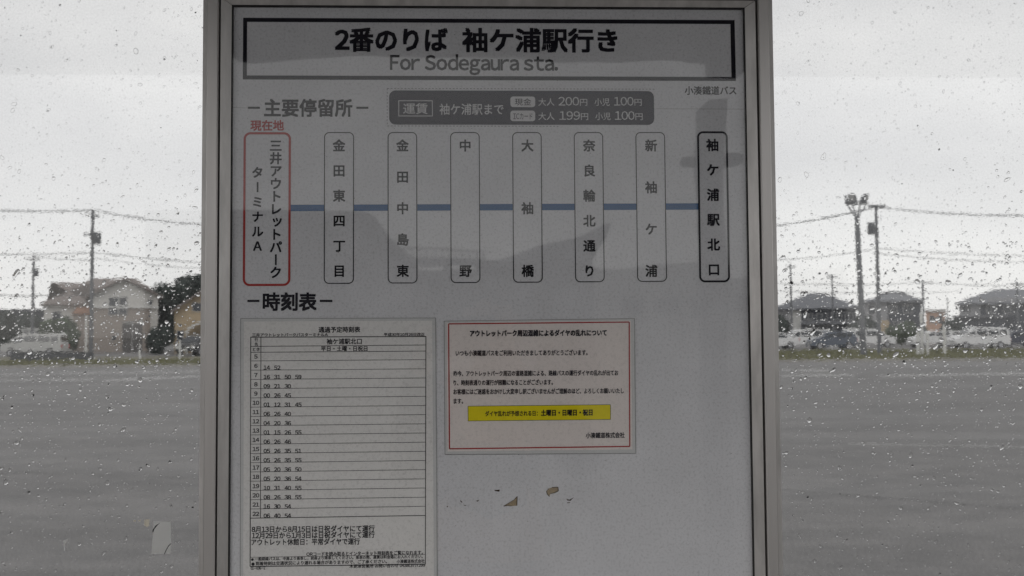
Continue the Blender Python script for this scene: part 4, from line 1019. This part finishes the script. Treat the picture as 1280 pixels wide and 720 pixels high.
def ell(c, r, nu=20, nv=14, f=None, zmin=-2):
    vs = []; fs = []
    for j in range(nv + 1):
        th = pi * j / nv
        for i in range(nu):
            a = 2 * pi * i / nu; d = Vector((sin(th) * cos(a), sin(th) * sin(a), cos(th)))
            k = f(d) if f else 1
            vs.append(Vector(c) + Vector((d.x * r[0] * k, d.y * r[1] * k, d.z * r[2] * k)))
    for j in range(nv):
        for i in range(nu): fs.append((j * nu + i, j * nu + (i + 1) % nu, (j + 1) * nu + (i + 1) % nu, (j + 1) * nu + i))
    return vs, fs
def headf(d):
    k = 1.0
    k += .16 * math.exp(-((d.x / .16) ** 2 + ((d.z + .18) / .22) ** 2)) * (d.y > 0)            # nose
    k -= .07 * math.exp(-(((abs(d.x) - .38) / .16) ** 2 + ((d.z - .06) / .12) ** 2)) * (d.y > 0)   # eye sockets
    k += .05 * math.exp(-((d.x / .3) ** 2 + ((d.z + .85) / .2) ** 2)) * (d.y > 0)               # chin
    k -= .12 * max(0, -d.z - .3) * (abs(d.x) > .3)
    return k
hv, hf = ell((hx, hy, hz), (.075, .092, .112), 28, 20, headf)
for s in (-1, 1):
    ev, ef = ell((hx + s * .078, hy - .005, hz - .005), (.010, .02, .032), 10, 8); n = len(hv); hv += ev; hf += [tuple(i + n for i in f) for f in ef]
px_ = hx; py_ = hy - .10; z0 = .13
pel = (px_, py_, z0 + .80); wst = (px_, py_, z0 + .96); chs = (px_, py_ + .01, z0 + 1.12); nb_ = (px_, hy - .03, hz - .17); nk = (px_, hy - .01, hz - .08)
def arm(s, ex):
    sh_ = (px_ + s * .17, py_ + .01, z0 + 1.165); el = (px_ + s * .22 + .02, py_ + .10, z0 + .97); wr = (ex, -1.155, 1.40)
    return sh_, el, wr
LENSX = 0.0; hl, hr_ = LENSX - .105, LENSX + .045
arms = {-1: arm(-1, hl - .02), 1: arm(1, hr_ + .02)}
body = [[(pel, (.13, .09)), (wst, (.12, .085)), (chs, (.14, .095)), (nb_, .055), (nk, .05)]]
for s in (-1, 1):
    hipj = (px_ + s * .09, py_, z0 + .74); kn = (px_ + s * .10, py_ + .02, z0 + .42); an = (px_ + s * .10, py_ - .01, z0 + .07)
    body.append([(pel, (.13, .09)), (hipj, .078), (kn, .052), (an, .036), ((px_ + s * .115, py_ + .12, z0 + .035), .03)])
    sh_, el, wr = arms[s]; hx_ = hl if s < 0 else hr_
    body.append([(chs, (.14, .095)), (sh_, .052), (el, .040), (wr, .026)])
    palm = (wr[0] - s * .0, -1.125, 1.425); body.append([(wr, .026), (palm, (.030, .018))])
    for k, (dz, l_) in enumerate(((.030, .040), (.012, .046), (-.008, .044), (-.026, .034))):       # fingers curl round the phone's ends
        b0_ = (palm[0] - s * .004, -1.105, 1.43 + dz); b1_ = (hx_ + s * .012, -1.083, 1.432 + dz); b2_ = (hx_ + s * .012 - s * l_ * .75, -1.0795, 1.432 + dz * 1.05)
        if hx_ > 0: b2_ = (max(b2_[0], .028), b2_[1], b2_[2])
        body.append([(palm, (.030, .018)), (b0_, .010), (b1_, .0085), (b2_, .0065)])
    body.append([(palm, (.030, .018)), ((palm[0] - s * .012, -1.117, 1.452), .011), ((hx_ - s * .018, -1.1045, 1.462), .0085)])
skinmesh('body', body, SKIN, ph, 1, (hv, hf))
jk = [[(pel, (.155, .115)), (wst, (.145, .108)), (chs, (.165, .118)), ((px_, hy - .05, hz - .19), .075)]]
for s in (-1, 1):
    sh_, el, wr = arms[s]; e2 = tuple(a + (b_ - a) * .93 for a, b_ in zip(el, wr)); jk.append([(chs, (.165, .118)), (sh_, .070), (el, .056), (e2, .040)])
skinmesh('jacket', jk, JACK, ph, 1)
tr_ = [[((px_, py_, z0 + .79), (.145, .105)), ((px_, py_, z0 + .74), (.14, .10))]]
for s in (-1, 1): tr_.append([((px_, py_, z0 + .79), (.145, .105)), ((px_ + s * .09, py_, z0 + .70), .092), ((px_ + s * .10, py_ + .02, z0 + .42), .068), ((px_ + s * .10, py_ - .01, z0 + .10), .055)])
skinmesh('trousers', tr_, TROU, ph, 1)
for s in (-1, 1):
    q = MB(); q.add(*ell((px_ + s * .108, py_ + .045, z0 + .042), (.048, .135, .042), 16, 10), True); q.build('shoe', SHOE, ph)
hvv, hff = ell((hx, hy - .012, hz + .018), (.087, .098, .112), 28, 16, lambda d: 1.0 + .03 * sin(9 * d.x) * sin(7 * d.y + 2 * d.z))
q = MB(); keep = [f for f in hff if not all(hvv[i].z < hz + .045 and hvv[i].y > hy + .03 for i in f) and not all(hvv[i].z < hz - .05 for i in f)]; q.add(hvv, keep, True); q.build('hair', HAIR, ph)
pn = thing('phone', 'black phone held level at the lens position, mirrored in the cover glass', 'phone', (-.03, -1.095, 1.45))
q = MB(); q.box((-.108, -1.099, 1.412), (.046, -1.0905, 1.488)); o = q.build('phone_body', PHN, pn); bv = o.modifiers.new('b', 'BEVEL'); bv.width = .003; bv.segments = 2
q = MB(); q.tube([(0, -1.0904, 1.45), (0, -1.0882, 1.45)], .006, 16); q.build('lens', CGLASS, pn)
q = MB(); q.box((-.104, -1.0996, 1.416), (.042, -1.0992, 1.484)); q.build('screen', PANE, pn)
